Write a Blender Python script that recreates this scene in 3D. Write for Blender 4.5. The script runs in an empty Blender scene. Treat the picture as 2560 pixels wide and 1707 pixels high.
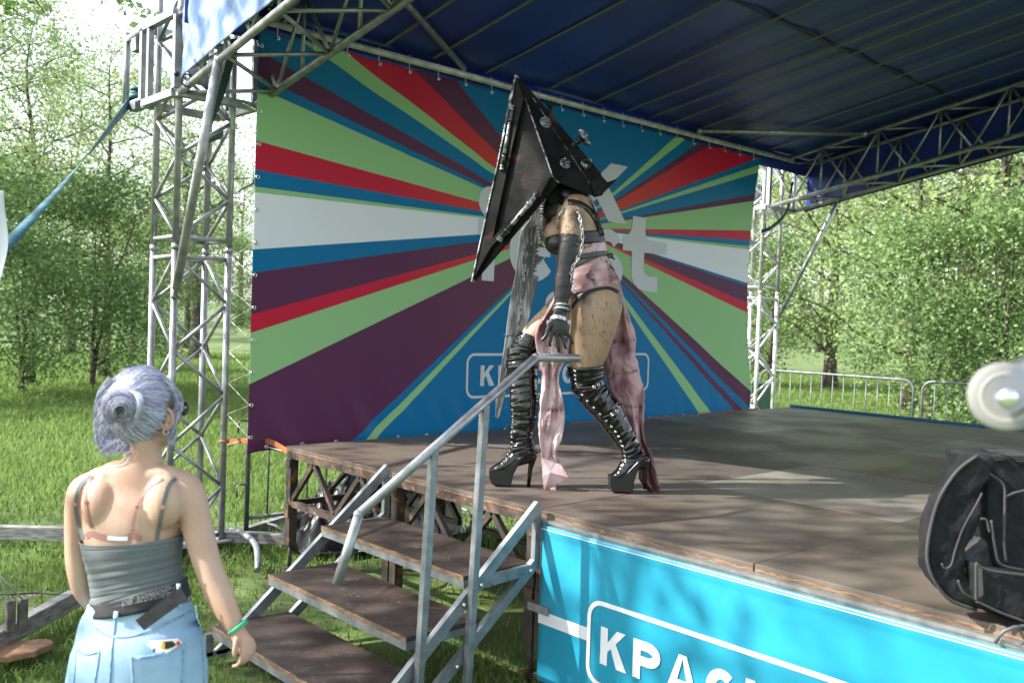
import bpy, math, random
import numpy as np
from mathutils import Vector, Matrix, noise
random.seed(7); np.random.seed(7)
col = bpy.context.scene.collection
scn = bpy.context.scene
# ---------------------------------------------------------------- camera
FPX, CX0, CY0 = 2328.0, 1280.0, 853.5          # focal length and centre, pixels of the 2560 wide photograph
_x = np.array([3782-CX0, -(879-CY0), -FPX]); _y = np.array([-884-CX0, -(712-CY0), -FPX])
_x = _x/np.linalg.norm(_x); _y = _y-_x*(_y@_x); _y = _y/np.linalg.norm(_y); _z = np.cross(_x, _y)
ROT = np.array([_x, _y, _z])                   # world = ROT @ camera
CAM = np.array([-3.278, -5.795, 1.8115])
S = 0.85                                       # stage floor height
cd = bpy.data.cameras.new('camera'); cam = bpy.data.objects.new('camera', cd); col.objects.link(cam)
cd.sensor_width = 36; cd.lens = FPX/2560*36; cd.clip_start = .05; cd.clip_end = 800
mw = Matrix([list(ROT[i])+[CAM[i]] for i in range(3)]+[[0, 0, 0, 1]])
cam.matrix_world = mw; scn.camera = cam
cd.dof.use_dof = True; cd.dof.focus_distance = 5.25; cd.dof.aperture_fstop = 3.2
# ---------------------------------------------------------------- sky and sun
TO_SUN = Vector((-1.05, .70, 1.0)).normalized()
w = bpy.data.worlds.new('World'); scn.world = w; w.use_nodes = True
nt = w.node_tree; bg = nt.nodes['Background']; sk = nt.nodes.new('ShaderNodeTexSky')
sk.sky_type = 'NISHITA'; sk.sun_disc = False
sk.sun_elevation = math.asin(TO_SUN.z); sk.sun_rotation = math.atan2(TO_SUN.x, TO_SUN.y)
sk.air_density = 1.0; sk.dust_density = 1.5; sk.ozone_density = 1.0
hs = nt.nodes.new('ShaderNodeHueSaturation'); hs.inputs['Saturation'].default_value = .45
nt.links.new(sk.outputs[0], hs.inputs['Color']); nt.links.new(hs.outputs[0], bg.inputs[0]); bg.inputs[1].default_value = .15
sd = bpy.data.lights.new('sun', 'SUN'); sd.energy = 4.0; sd.angle = math.radians(.55); sd.color = (1, .95, .87)
so = bpy.data.objects.new('sun', sd); col.objects.link(so)
so.rotation_euler = TO_SUN.to_track_quat('Z', 'Y').to_euler()
scn.view_settings.view_transform = 'Standard'; scn.view_settings.look = 'None'
scn.view_settings.exposure = 1.62; scn.view_settings.gamma = 1
scn.cycles.max_bounces = 8; scn.cycles.diffuse_bounces = 4; scn.cycles.glossy_bounces = 3
scn.cycles.transmission_bounces = 4; scn.cycles.transparent_max_bounces = 8
scn.cycles.caustics_reflective = False; scn.cycles.caustics_refractive = False
# ---------------------------------------------------------------- measuring helpers
def ray(px, py): return ROT @ np.array([px-CX0, -(py-CY0), -FPX])
def onx(px, py, x): d = ray(px, py); return Vector(CAM+d*(x-CAM[0])/d[0])
def ony(px, py, y): d = ray(px, py); return Vector(CAM+d*(y-CAM[1])/d[1])
def onz(px, py, z): d = ray(px, py); return Vector(CAM+d*(z-CAM[2])/d[2])
def atd(px, py, dep): return Vector(CAM+ray(px, py)*dep/FPX)       # at a depth in front of the camera
def onpl(px, py, p0, n):
    d = ray(px, py); n = np.array(n, float); return Vector(CAM+d*((np.array(p0)-CAM)@n)/(d@n))
RT, UP, BK = Vector(ROT[:, 0]), Vector(ROT[:, 1]), Vector(ROT[:, 2])
# ---------------------------------------------------------------- objects
def tag(o, label=None, cat=None, group=None, kind=None):
    if label: o['label'] = label
    if cat: o['category'] = cat
    if group: o['group'] = group
    if kind: o['kind'] = kind
    return o
def root(name, loc, label, cat, group=None):
    o = bpy.data.objects.new(name, None); col.objects.link(o); o.location = loc; o.empty_display_size = .1
    return tag(o, label, cat, group)
def wloc(o):
    v = Vector(o.location)
    while o.parent: o = o.parent; v += Vector(o.location)
    return v
class MB:
    def __init__(s): s.v = []; s.f = []; s.m = []; s.sm = []; s.mi = 0; s.smooth = False
    def add(s, vs, fs, smooth=None):
        b = len(s.v); s.v += [tuple(v) for v in vs]
        for f in fs: s.f.append([b+i for i in f]); s.m.append(s.mi); s.sm.append(s.smooth if smooth is None else smooth)
        return s
    def bar(s, a, b, w, h=None, up=(0, 0, 1), ext=0):
        a, b = Vector(a), Vector(b); h = w if h is None else h; d = (b-a).normalized(); u = Vector(up)
        if abs(d.dot(u)) > .98: u = Vector((1, 0, 0)) if abs(d.x) < .9 else Vector((0, 1, 0))
        sx = d.cross(u).normalized(); sy = sx.cross(d).normalized(); a = a-d*ext; b = b+d*ext
        vs = [p+sx*i*w/2+sy*j*h/2 for p in (a, b) for i, j in ((-1, -1), (1, -1), (1, 1), (-1, 1))]
        return s.add(vs, [(0, 1, 2, 3), (7, 6, 5, 4), (0, 4, 5, 1), (1, 5, 6, 2), (2, 6, 7, 3), (3, 7, 4, 0)], False)
    def box(s, x0, x1, y0, y1, z0, z1):
        vs = [(x, y, z) for z in (z0, z1) for x, y in ((x0, y0), (x1, y0), (x1, y1), (x0, y1))]
        return s.add(vs, [(3, 2, 1, 0), (4, 5, 6, 7), (0, 1, 5, 4), (1, 2, 6, 5), (2, 3, 7, 6), (3, 0, 4, 7)], False)
    def loft(s, rings, cap=True, smooth=True):
        n = len(rings[0]); vs = [p for r in rings for p in r]; fs = []
        for k in range(len(rings)-1):
            for i in range(n): j = (i+1) % n; fs.append((k*n+i, k*n+j, (k+1)*n+j, (k+1)*n+i))
        s.add(vs, fs, smooth)
        if cap:
            b = len(s.v)-len(vs)
            for idx in ([b+i for i in range(n)][::-1], [b+(len(rings)-1)*n+i for i in range(n)]):
                s.f.append(idx); s.m.append(s.mi); s.sm.append(False)
        return s
    def tube(s, pts, r, n=10, cap=True, ref=None):
        pts = [Vector(p) for p in pts]; rs = r if isinstance(r, (list, tuple)) else [r]*len(pts); rings = []
        up = Vector(ref) if ref else None
        for k, p in enumerate(pts):
            d = (pts[min(k+1, len(pts)-1)]-pts[max(k-1, 0)]).normalized()
            if up is None: up = Vector((0, 0, 1)) if abs(d.z) < .9 else Vector((1, 0, 0))
            a = up.cross(d)
            if a.length < 1e-4: a = Vector((1, .1, 0)).cross(d)
            a.normalize(); b = d.cross(a).normalized(); up = b if ref is None else up
            ra, rb = rs[k] if isinstance(rs[k], (list, tuple)) else (rs[k], rs[k])
            rings.append([p+a*ra*math.cos(t)+b*rb*math.sin(t) for t in [2*math.pi*i/n for i in range(n)]])
        return s.loft(rings, cap)
    def sphere(s, c, r, n=12, m=8, ax=None):
        c = Vector(c); r = r if isinstance(r, (list, tuple)) else (r, r, r); X, Y, Z = ax or (Vector((1, 0, 0)), Vector((0, 1, 0)), Vector((0, 0, 1)))
        rings = []
        for k in range(m+1):
            t = math.pi*(k+.02)/(m+.04); rings.append([c+X*r[0]*math.sin(t)*math.cos(q)+Y*r[1]*math.sin(t)*math.sin(q)-Z*r[2]*math.cos(t) for q in [2*math.pi*i/n for i in range(n)]])
        return s.loft(rings)
    def torus(s, c, ax, R, r, n=16, m=6, rb=None, xd=None):
        c = Vector(c); ax = Vector(ax).normalized(); a = Vector(xd).normalized() if xd else ax.orthogonal().normalized(); b = ax.cross(a); rb = rb or R
        vs = []; fs = []
        for i in range(n):
            t = 2*math.pi*i/n; o = a*math.cos(t)*R+b*math.sin(t)*rb; q = (a*math.cos(t)+b*math.sin(t)).normalized()
            vs += [c+o+q*r*math.cos(u)+ax*r*math.sin(u) for u in [2*math.pi*j/m for j in range(m)]]
        for i in range(n):
            for j in range(m): fs.append((i*m+j, ((i+1) % n)*m+j, ((i+1) % n)*m+(j+1) % m, i*m+(j+1) % m))
        return s.add(vs, fs, True)
    def grid(s, fn, nu, nv, smooth=True):
        vs = [fn(i/(nu-1), j/(nv-1)) for j in range(nv) for i in range(nu)]
        return s.add(vs, [(j*nu+i, j*nu+i+1, (j+1)*nu+i+1, (j+1)*nu+i) for j in range(nv-1) for i in range(nu-1)], smooth)
    def prism(s, poly, off):                    # flat polygon extruded along a vector
        n = len(poly); off = Vector(off); P = [Vector(p) for p in poly]
        return s.add(P+[p+off for p in P], [tuple(range(n))[::-1], tuple(range(n, 2*n))]+[(i, (i+1) % n, n+(i+1) % n, n+i) for i in range(n)], False)
    def build(s, name, mats, parent=None, loc=None, label=None, mods=None):
        o0 = Vector(loc) if loc is not None else (wloc(parent) if parent else Vector((0, 0, 0)))
        me = bpy.data.meshes.new(name); me.from_pydata([(v[0]-o0.x, v[1]-o0.y, v[2]-o0.z) for v in s.v], [], s.f)
        for m in (mats if isinstance(mats, list) else [mats]): me.materials.append(m)
        me.polygons.foreach_set('material_index', s.m); me.polygons.foreach_set('use_smooth', s.sm); me.update()
        o = bpy.data.objects.new(name, me); col.objects.link(o)
        if parent: o.parent = parent
        elif loc is not None: o.location = loc
        if label: o['label'] = label
        for k in (mods or []):
            if k[0] == 'bevel': m = o.modifiers.new('b', 'BEVEL'); m.width = k[1]; m.segments = k[2] if len(k) > 2 else 1; m.limit_method = 'ANGLE'
            if k[0] == 'remesh': m = o.modifiers.new('r', 'REMESH'); m.mode = 'VOXEL'; m.voxel_size = k[1]; m.use_smooth_shade = True
            if k[0] == 'smooth': m = o.modifiers.new('s', 'SMOOTH'); m.factor = .5; m.iterations = k[1]
            if k[0] == 'subsurf': m = o.modifiers.new('u', 'SUBSURF'); m.levels = k[1]; m.render_levels = k[1]
            if k[0] == 'solid': m = o.modifiers.new('t', 'SOLIDIFY'); m.thickness = k[1]; m.offset = 0
            if k[0] == 'disp':
                t = bpy.data.textures.new('d', 'CLOUDS'); t.noise_scale = k[2]; m = o.modifiers.new('d', 'DISPLACE'); m.texture = t; m.strength = k[1]; m.mid_level = .5; m.texture_coords = 'LOCAL'
        return o
def copy_tree(o, parent=None):
    c = o.copy(); col.objects.link(c); c.parent = parent
    for ch in list(o.children): copy_tree(ch, c)
    return c
def crv(pts, n):                                # Catmull-Rom through points or tuples of floats
    P = [np.array(p, float) for p in pts]; P = [2*P[0]-P[1]]+P+[2*P[-1]-P[-2]]; out = []; m = len(P)-3
    for k in range(n):
        t = k/(n-1)*m; i = min(int(t), m-1); t -= i; a, b, c, d = P[i:i+4]
        out.append(.5*((2*b)+(-a+c)*t+(2*a-5*b+4*c-d)*t*t+(-a+3*b-3*c+d)*t**3))
    return out
# ---------------------------------------------------------------- materials
def mat(name, c, rough=.6, metal=0, c2=None, vs=4, vd=2, lo=.4, hi=.6, bump=0, bs=40, coat=0, c3=None, v3=30, t3=.62, spec=.5, sss=0, stretch=None, r2=None):
    m = bpy.data.materials.new(name); m.use_nodes = True; n = m.node_tree; L = n.links; b = n.nodes['Principled BSDF']
    b.inputs['Base Color'].default_value = (*c, 1); b.inputs['Roughness'].default_value = rough; b.inputs['Metallic'].default_value = metal
    b.inputs['Specular IOR Level'].default_value = spec
    if coat: b.inputs['Coat Weight'].default_value = coat; b.inputs['Coat Roughness'].default_value = .05
    if sss: b.inputs['Subsurface Weight'].default_value = sss; b.inputs['Subsurface Radius'].default_value = (.012, .005, .003)
    tc = n.nodes.new('ShaderNodeTexCoord'); co = tc.outputs['Object']
    if stretch: mp = n.nodes.new('ShaderNodeMapping'); mp.inputs['Scale'].default_value = stretch; L.new(co, mp.inputs[0]); co = mp.outputs[0]
    last = None
    def noi(scale, det=3):
        t = n.nodes.new('ShaderNodeTexNoise'); t.inputs['Scale'].default_value = scale; t.inputs['Detail'].default_value = det; L.new(co, t.inputs['Vector']); return t
    def ramp(src, a, z):
        r = n.nodes.new('ShaderNodeMapRange'); r.inputs['From Min'].default_value = a; r.inputs['From Max'].default_value = z; L.new(src, r.inputs['Value']); return r.outputs[0]
    def mix(f, A, B):
        x = n.nodes.new('ShaderNodeMix'); x.data_type = 'RGBA'; L.new(f, x.inputs['Factor'])
        if isinstance(A, tuple): x.inputs['A'].default_value = (*A, 1)
        else: L.new(A, x.inputs['A'])
        x.inputs['B'].default_value = (*B, 1); return x.outputs['Result']
    if c2: f = ramp(noi(vs, vd+2).outputs['Fac'], lo, hi); last = mix(f, c, c2)
    if c2 and r2 is not None: rr = n.nodes.new('ShaderNodeMapRange'); rr.inputs['To Min'].default_value = rough; rr.inputs['To Max'].default_value = r2; L.new(f, rr.inputs['Value']); L.new(rr.outputs[0], b.inputs['Roughness'])
    if c3: last = mix(ramp(noi(v3, 4).outputs['Fac'], t3, t3+.06), last or c, c3)
    if last: L.new(last, b.inputs['Base Color'])
    if bump:
        bp = n.nodes.new('ShaderNodeBump'); bp.inputs['Strength'].default_value = bump; bp.inputs['Distance'].default_value = .01
        L.new(noi(bs, 3).outputs['Fac'], bp.inputs['Height']); L.new(bp.outputs[0], b.inputs['Normal'])
    return m
M = dict(
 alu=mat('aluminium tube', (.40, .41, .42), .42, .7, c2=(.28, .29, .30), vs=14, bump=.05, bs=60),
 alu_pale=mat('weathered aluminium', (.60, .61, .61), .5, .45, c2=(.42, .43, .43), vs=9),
 galv=mat('galvanised steel', (.27, .29, .30), .5, .6, c2=(.20, .215, .225), vs=18, vd=3, c3=(.15, .09, .06), v3=16, t3=.70),
 galv_tube=mat('worn handrail tube', (.36, .38, .39), .42, .6, c2=(.27, .27, .27), vs=16, lo=.40, hi=.66, stretch=(1, 1, 1)),
 darksteel=mat('dark painted frame', (.035, .032, .03), .6, .2, c2=(.07, .05, .04), vs=8, c3=(.22, .09, .04), v3=12, t3=.6),
 rust=mat('rusty rail', (.13, .075, .05), .75, .1, c2=(.05, .04, .035), vs=16, c3=(.3, .16, .1), v3=30, t3=.62),
 ply_edge=mat('plywood edge', (.24, .155, .09), .8, c2=(.11, .065, .04), vs=20, stretch=(1, 1, 8)),
 tread=mat('tread plywood', (.038, .027, .022), .62, c2=(.060, .042, .034), vs=5, c3=(.15, .12, .1), v3=45, t3=.66, bump=.1, bs=150),
 black=mat('black fabric', (.014, .014, .016), .75, c2=(.028, .028, .032), vs=30, bump=.15, bs=200),
 wood_grey=mat('weathered timber', (.30, .30, .29), .85, c2=(.17, .16, .15), vs=12, stretch=(1, 1, 6), bump=.2),
 wood=mat('raw timber', (.36, .2, .1), .8, c2=(.24, .14, .08), vs=8),
 teal=mat('teal webbing', (.015, .085, .12), .6, c2=(.02, .12, .15), vs=30),
 darkgreen=mat('dark green webbing', (.015, .05, .05), .6),
 orange=mat('orange webbing', (.33, .11, .035), .7),
 fence=mat('dull galvanised fence', (.17, .18, .19), .5, .5, c2=(.11, .12, .125), vs=12),
 white=mat('white cloth', (.72, .74, .78), .7),
 cord=mat('white cord', (.7, .7, .68), .6),
 blackrub=mat('black rubber', (.012, .012, .012), .45),
 eyelet=mat('steel eyelet', (.75, .75, .74), .25, .9),
)
# ================================================================ GROUND
g = MB()
def gz(x, y):
    return .035*noise.noise(Vector((x*.35, y*.35, 0)))+.5*max(0, (math.hypot(x, y)-26)/60)
def gcoord(u): u = u*2-1; return math.copysign(abs(u)**2.2*260, u)
g.grid(lambda u, v: (gcoord(u)+1, gcoord(v)+2, gz(gcoord(u)+1, gcoord(v)+2)-.035), 180, 180)
M['soil'] = mat('grassy soil', (.11, .17, .045), .95, c2=(.07, .11, .03), vs=1.2, vd=6, c3=(.13, .115, .06), v3=3.2, t3=.6, bump=.6, bs=25)
tag(g.build('lawn_ground', M['soil']), kind='structure')
# grass blades: one mass nobody could count
def grass():
    N = 380000
    r = np.random.rand(N); a = np.random.rand(N)
    # sample in front of the camera, denser close by
    dist = 2.2+34*r**1.7; ang = (a-.5)*1.35
    yaw = math.atan2(-BK.y, -BK.x)
    x = CAM[0]+dist*np.cos(yaw+ang); y = CAM[1]+dist*np.sin(yaw+ang)
    nearst = np.exp(-((x+.3)**2+(y+1.9)**2)/1.4)
    bare = np.array([noise.noise(Vector((a_*1.1, b_*1.1, 6))) for a_, b_ in zip(x, y)])
    keep = (np.random.rand(N) > .55*nearst) & ~((bare > .12) & (dist < 9) & (np.random.rand(N) < .72)) & ~((x > .1) & (x < 6.6) & (y < -.3) & (y > -8) & (np.random.rand(N) < .8))
    x, y, dist = x[keep], y[keep], dist[keep]; n = len(x)
    patch = np.array([noise.noise(Vector((xx*.5, yy*.5, 3))) for xx, yy in zip(x, y)])
    near = np.exp(-((x+.4)**2+(y+1.5)**2)/10)
    h = (.052+.058*np.random.rand(n)+.04*patch)*(1-.4*near)*(1+.02*dist); wd = (.0021+.0016*np.random.rand(n))*(1+dist*.12)
    th = np.random.rand(n)*2*np.pi; ln = np.random.rand(n)**1.2*1.0*h; lt = np.random.rand(n)*2*np.pi
    z = np.array([gz(a_, b_) for a_, b_ in zip(x, y)])-.04
    V = np.zeros((n, 5, 3))
    cx, sx = np.cos(th)*wd, np.sin(th)*wd; lx, ly = np.cos(lt)*ln, np.sin(lt)*ln
    V[:, 0] = np.stack([x-cx, y-sx, z], 1); V[:, 1] = np.stack([x+cx, y+sx, z], 1)
    V[:, 2] = np.stack([x+cx*.8+lx*.35, y+sx*.8+ly*.35, z+h*.6], 1); V[:, 3] = np.stack([x-cx*.8+lx*.35, y-sx*.8+ly*.35, z+h*.6], 1)
    V[:, 4] = np.stack([x+lx, y+ly, z+h*.95], 1)
    me = bpy.data.meshes.new('grass'); me.vertices.add(n*5); me.vertices.foreach_set('co', V.ravel())
    b = np.arange(n)[:, None]*5; li = np.concatenate([b+0, b+1, b+2, b+3, b+3, b+2, b+4], 1).ravel()
    me.loops.add(n*7); me.loops.foreach_set('vertex_index', li)
    me.polygons.add(n*2); ls = (np.arange(n)[:, None]*7+np.array([0, 4])).ravel(); me.polygons.foreach_set('loop_start', ls)
    me.update(calc_edges=True); me.materials.append(leaf_mat('grass blade', (.115, .20, .045), (.21, .30, .085), .25, .5))
    o = bpy.data.objects.new('grass', me); col.objects.link(o)
    tag(o, 'long green grass growing over the lawn round the stage', 'grass', kind='stuff')
def leaf_mat(name, c1, c2, scale=.4, trans=.45):
    m = bpy.data.materials.new(name); m.use_nodes = True; n = m.node_tree; L = n.links; out = n.nodes['Material Output']; b = n.nodes['Principled BSDF']
    geo = n.nodes.new('ShaderNodeNewGeometry'); tc = n.nodes.new('ShaderNodeTexCoord'); no = n.nodes.new('ShaderNodeTexNoise'); no.inputs['Scale'].default_value = scale; no.inputs['Detail'].default_value = 4
    L.new(tc.outputs['Object'], no.inputs['Vector'])
    ad = n.nodes.new('ShaderNodeMath'); ad.operation = 'ADD'; L.new(geo.outputs['Random Per Island'], ad.inputs[0]); L.new(no.outputs['Fac'], ad.inputs[1])
    mr = n.nodes.new('ShaderNodeMapRange'); mr.inputs['From Min'].default_value = .45; mr.inputs['From Max'].default_value = 1.15; L.new(ad.outputs[0], mr.inputs['Value'])
    mx = n.nodes.new('ShaderNodeMix'); mx.data_type = 'RGBA'; mx.inputs['A'].default_value = (*c1, 1); mx.inputs['B'].default_value = (*c2, 1); L.new(mr.outputs[0], mx.inputs['Factor'])
    b.inputs['Roughness'].default_value = .55; b.inputs['Specular IOR Level'].default_value = .22; L.new(mx.outputs['Result'], b.inputs['Base Color'])
    tr = n.nodes.new('ShaderNodeBsdfTranslucent'); L.new(mx.outputs['Result'], tr.inputs['Color'])
    ms = n.nodes.new('ShaderNodeMixShader'); ms.inputs[0].default_value = trans; L.new(b.outputs[0], ms.inputs[1]); L.new(tr.outputs[0], ms.inputs[2]); L.new(ms.outputs[0], out.inputs['Surface'])
    return m
grass()
# ================================================================ STAGE
st = root('stage', (0, -3.75, 0), 'raised brown plywood stage floor on a rusty dark steel frame', 'stage')
PW, PD = 1.33, 1.25; tones = [(.130, .107, .090), (.16, .143, .126), (.100, .085, .074), (.19, .175, .157), (.145, .113, .092)]
pm = [mat('deck plywood %d' % i, t, .42, c2=(t[0]*.72, t[1]*.66, t[2]*.62), vs=1.4, vd=5, c3=(.2, .17, .15), v3=26, t3=.69, bump=.06, bs=90, stretch=(1, 1, 1), r2=.6) for i, t in enumerate(tones)]
for i in range(5):
    for j in range(6):
        b = MB(); dz = random.uniform(-.002, .001)
        b.box(i*PW+.003, (i+1)*PW-.003, -(j+1)*PD+.003, -j*PD-.003, S-.018+dz, S+dz)
        b.mi = 1; b.box(i*PW+.004, (i+1)*PW-.004, -(j+1)*PD+.004, -j*PD-.004, S-.034+dz, S-.0181+dz)
        k = random.choice([0, 0, 1, 2, 3, 4]) if i else random.choice([0, 4])
        b.build('deck_panel', [pm[k], M['ply_edge']], st, mods=[('bevel', .0015)])
fr = MB()
for j in range(6):
    ya, yb = -j*PD, -(j+1)*PD
    b = MB(); b.box(.005, .045, yb+.01, ya-.01, S-.08, S-.036); b.build('top_rail', M['rust'], st)
    if j < 2:
        b = MB(); b.box(.005, .045, yb+.06, ya-.06, .435, .475); b.build('bottom_rail', M['rust'], st)
    for off in (.02, .6):
        m = MB(); n = 4 if j < 3 else 2
        for q in range(2):
            a = ya-.06-q*.56
            m.bar((off+.005, a, .47), (off+.005, a-.28, S-.08), .032, .03, up=(1, 0, 0)); m.bar((off+.005, a-.28, S-.08), (off+.005, a-.56, .47), .032, .03, up=(1, 0, 0))
        if off > .1 : m.box(off-.015, off+.02, yb+.06, ya-.06, .44, .47)
        m.build('truss_web', M['darksteel'], st)
b = MB(); b.box(.05, 6.6, -.05, -.01, S-.08, S-.036); b.build('back_rail', M['rust'], st)
b = MB()
for q in range(9): b.bar((.3+q*.7, -.03, .47), (.65+q*.7, -.03, S-.08), .03); b.bar((.65+q*.7, -.03, S-.08), (1.0+q*.7, -.03, .47), .03)
b.box(.05, 6.6, -.045, -.015, .43, .469); b.build('back_web', M['darksteel'], st)
for x in (0.0, 1.33, 2.66, 3.99, 5.32, 6.6):
    for j in range(7):
        y = -j*PD; ys = [y-.04] if j == 0 else [y+.035, y-.04]
        if x > 0 and j > 3: continue
        b = MB()
        for yy in ys: b.box(x+.002, x+.062, yy-.03, yy+.03, .16, S-.037); b.box(x-.012, x+.002, yy-.035, yy+.02, S-.14, S-.09); b.box(x-.012, x+.002, yy-.035, yy+.02, .36, .45); b.tube([(x+.03, yy, 0), (x+.03, yy, .16)], .014); b.box(x-.02, x+.08, yy-.045, yy+.045, .0, .008)
        b.build('leg', M['darksteel'], st)
b = MB(); b.box(6.652, 6.68, -7.5, .0, S-.06, S+.03); b.build('edge_board', mat('blue edge board', (.01, .12, .22), .5), st)
b = MB(); b.box(-.028, -.001, -7.5, -2.56, S-.075, S-.036); b.box(-.034, .02, -7.5, -2.56, S-.036, S-.0345)
b.box(-.034, -.029, -7.5, -2.56, S-.05, S-.036); b.build('edge_angle', M['alu'], st)
b = MB(); b.box(-.06, -.001, -2.66, -2.52, .36, .40); b.build('bracket', M['galv'], st)
# ================================================================ FRONT SKIRT BANNER
sk_ = root('skirt_banner', (-.045, -4.6, 0), 'bright cyan vinyl banner with white lettering covering the front face of the stage', 'banner')
M['cyan'] = mat('cyan vinyl', (.020, .26, .39), .28, c2=(.026, .28, .42), vs=2, spec=.5)
M['vinyl_white'] = mat('white print', (.74, .76, .78), .38)
b = MB()
def skf(u, v):
    y = -2.585-4.9*u; z = .02+.772*v
    return (-.042+.0018*math.sin(y*9+z*4)*(1-v)-.005*math.exp(-((z-.765)/.012)**2)-.003*noise.noise(Vector((y*1.3, z*2, 0)))*(1-v), y, z)
b.grid(skf, 160, 50); b.build('vinyl_sheet', M['cyan'], sk_, mods=[('solid', .002)])
def stroke(mb, pts, wd, P, closed=False, d=0.0):
    """flat ribbon through 2-D points, P maps (a, b) to 3-D"""
    n = len(pts); L_ = []; R_ = []
    for i in range(n):
        p = Vector(pts[i]); a = Vector(pts[i-1]) if (i or closed) else p; c = Vector(pts[(i+1) % n]) if (i < n-1 or closed) else p
        t1 = (p-a).normalized() if (p-a).length > 1e-6 else (c-p).normalized(); t2 = (c-p).normalized() if (c-p).length > 1e-6 else t1
        nn = Vector((-(t1+t2).y, (t1+t2).x)).normalized(); k = 1/max(.5, nn.dot(Vector((-t1.y, t1.x))))
        L_.append(P(*(p+nn*wd/2*k))); R_.append(P(*(p-nn*wd/2*k)))
    m = n if closed else n-1
    mb.add(L_+R_, [(i, (i+1) % n, n+(i+1) % n, n+i) for i in range(m)], False)
def rrect(x0, x1, y0, y1, r, n=7):
    o = []
    for cx, cy, a0 in ((x1-r, y1-r, 0), (x0+r, y1-r, 90), (x0+r, y0+r, 180), (x1-r, y0+r, 270)):
        o += [(cx+r*math.cos(math.radians(a0+90*k/n)), cy+r*math.sin(math.radians(a0+90*k/n))) for k in range(n+1)]
    return o
def arc(cx, cy, r, a0, a1, n=14, ry=None):
    ry = ry or r; return [(cx+r*math.cos(math.radians(a0+(a1-a0)*k/n)), cy+ry*math.sin(math.radians(a0+(a1-a0)*k/n))) for k in range(n+1)]
def cyr(ch, x, w=.13, h=.173, t=.043):
    """bold sans strokes of one letter: list of (points, width)"""
    k = t/2
    if ch == 'К': return [([(x+k, 0), (x+k, h)], t), ([(x+t, h*.36), (x+w-k*.2, h), (x+w-t*1.3, h), (x+t, h*.62)], None), ([(x+w*.40, h*.53), (x+w-t*1.25, 0), (x+w+k*.3, 0), (x+w*.60, h*.66)], None)]
    if ch == 'Р': return [([(x+k, 0), (x+k, h)], t), ([(x+k, h-k), (x+w*.55, h-k)]+arc(x+w*.55, h*.68, w*.45-k, 90, -90, 8, h*.32-k)+[(x+k, h*.36+k)], t)]
    if ch == 'А': return [([(x-k*.4, 0), (x+t*.75, 0), (x+w*.5+k*.25, h), (x+w*.5-k*.95, h)], None), ([(x+w+k*.4, 0), (x+w-t*.75, 0), (x+w*.5-k*.25, h), (x+w*.5+k*.95, h)], None), ([(x+w*.25, h*.27), (x+w*.75, h*.27)], t*.85)]
    if ch == 'С': return [(arc(x+w*.53, h/2, w*.5-k, 48, 312, 16, h*.5-k), t)]
    if ch == 'Н': return [([(x+k, 0), (x+k, h)], t), ([(x+w-k, 0), (x+w-k, h)], t), ([(x+k, h/2), (x+w-k, h/2)], t*.9)]
    if ch == 'О': return [(arc(x+w/2, h/2, w*.52-k, 0, 360, 20, h*.5-k), t)]
    if ch == 'Я': return [([(x+w-k, 0), (x+w-k, h)], t), ([(x+w-k, h-k), (x+w*.45, h-k)]+arc(x+w*.45, h*.66, w*.45-k, 90, 270, 8, h*.34-k)+[(x+w-k, h*.32+k)], t), ([(x+w*.62, h*.4), (x+k*.8, 0)], t)]
def word(mb, txt, x0, z0, P, adv=.193, w=.152):
    for i, ch in enumerate(txt):
        for q, (pts, t) in enumerate(cyr(ch, x0+i*adv, w)):
            F_ = lambda a, bb, q=q: P(a, z0+bb, .0002*q)
            if t is None: mb.add([F_(*p) for p in pts], [tuple(range(len(pts)))], False)
            else: stroke(mb, pts, t, F_)
def PS(a, z, d=0): return (-.0470-d, -2.585-a, z)
b = MB(); word(b, 'КРАСНОЯРСК', .41, .228, PS); b.build('lettering', M['vinyl_white'], sk_)
b = MB(); stroke(b, rrect(.335, 2.74, .13, .505, .075), .022, PS, True)
stroke(b, [(.0, .34), (.324, .34)], .062, PS); stroke(b, [(2.752, .34), (4.85, .34)], .062, PS)
stroke(b, [(0, .774), (4.9, .774)], .004, lambda a, z: PS(a, z, .002)); b.build('printed_frame', M['vinyl_white'], sk_)  # thin white line along the top fold paints its highlight
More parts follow.
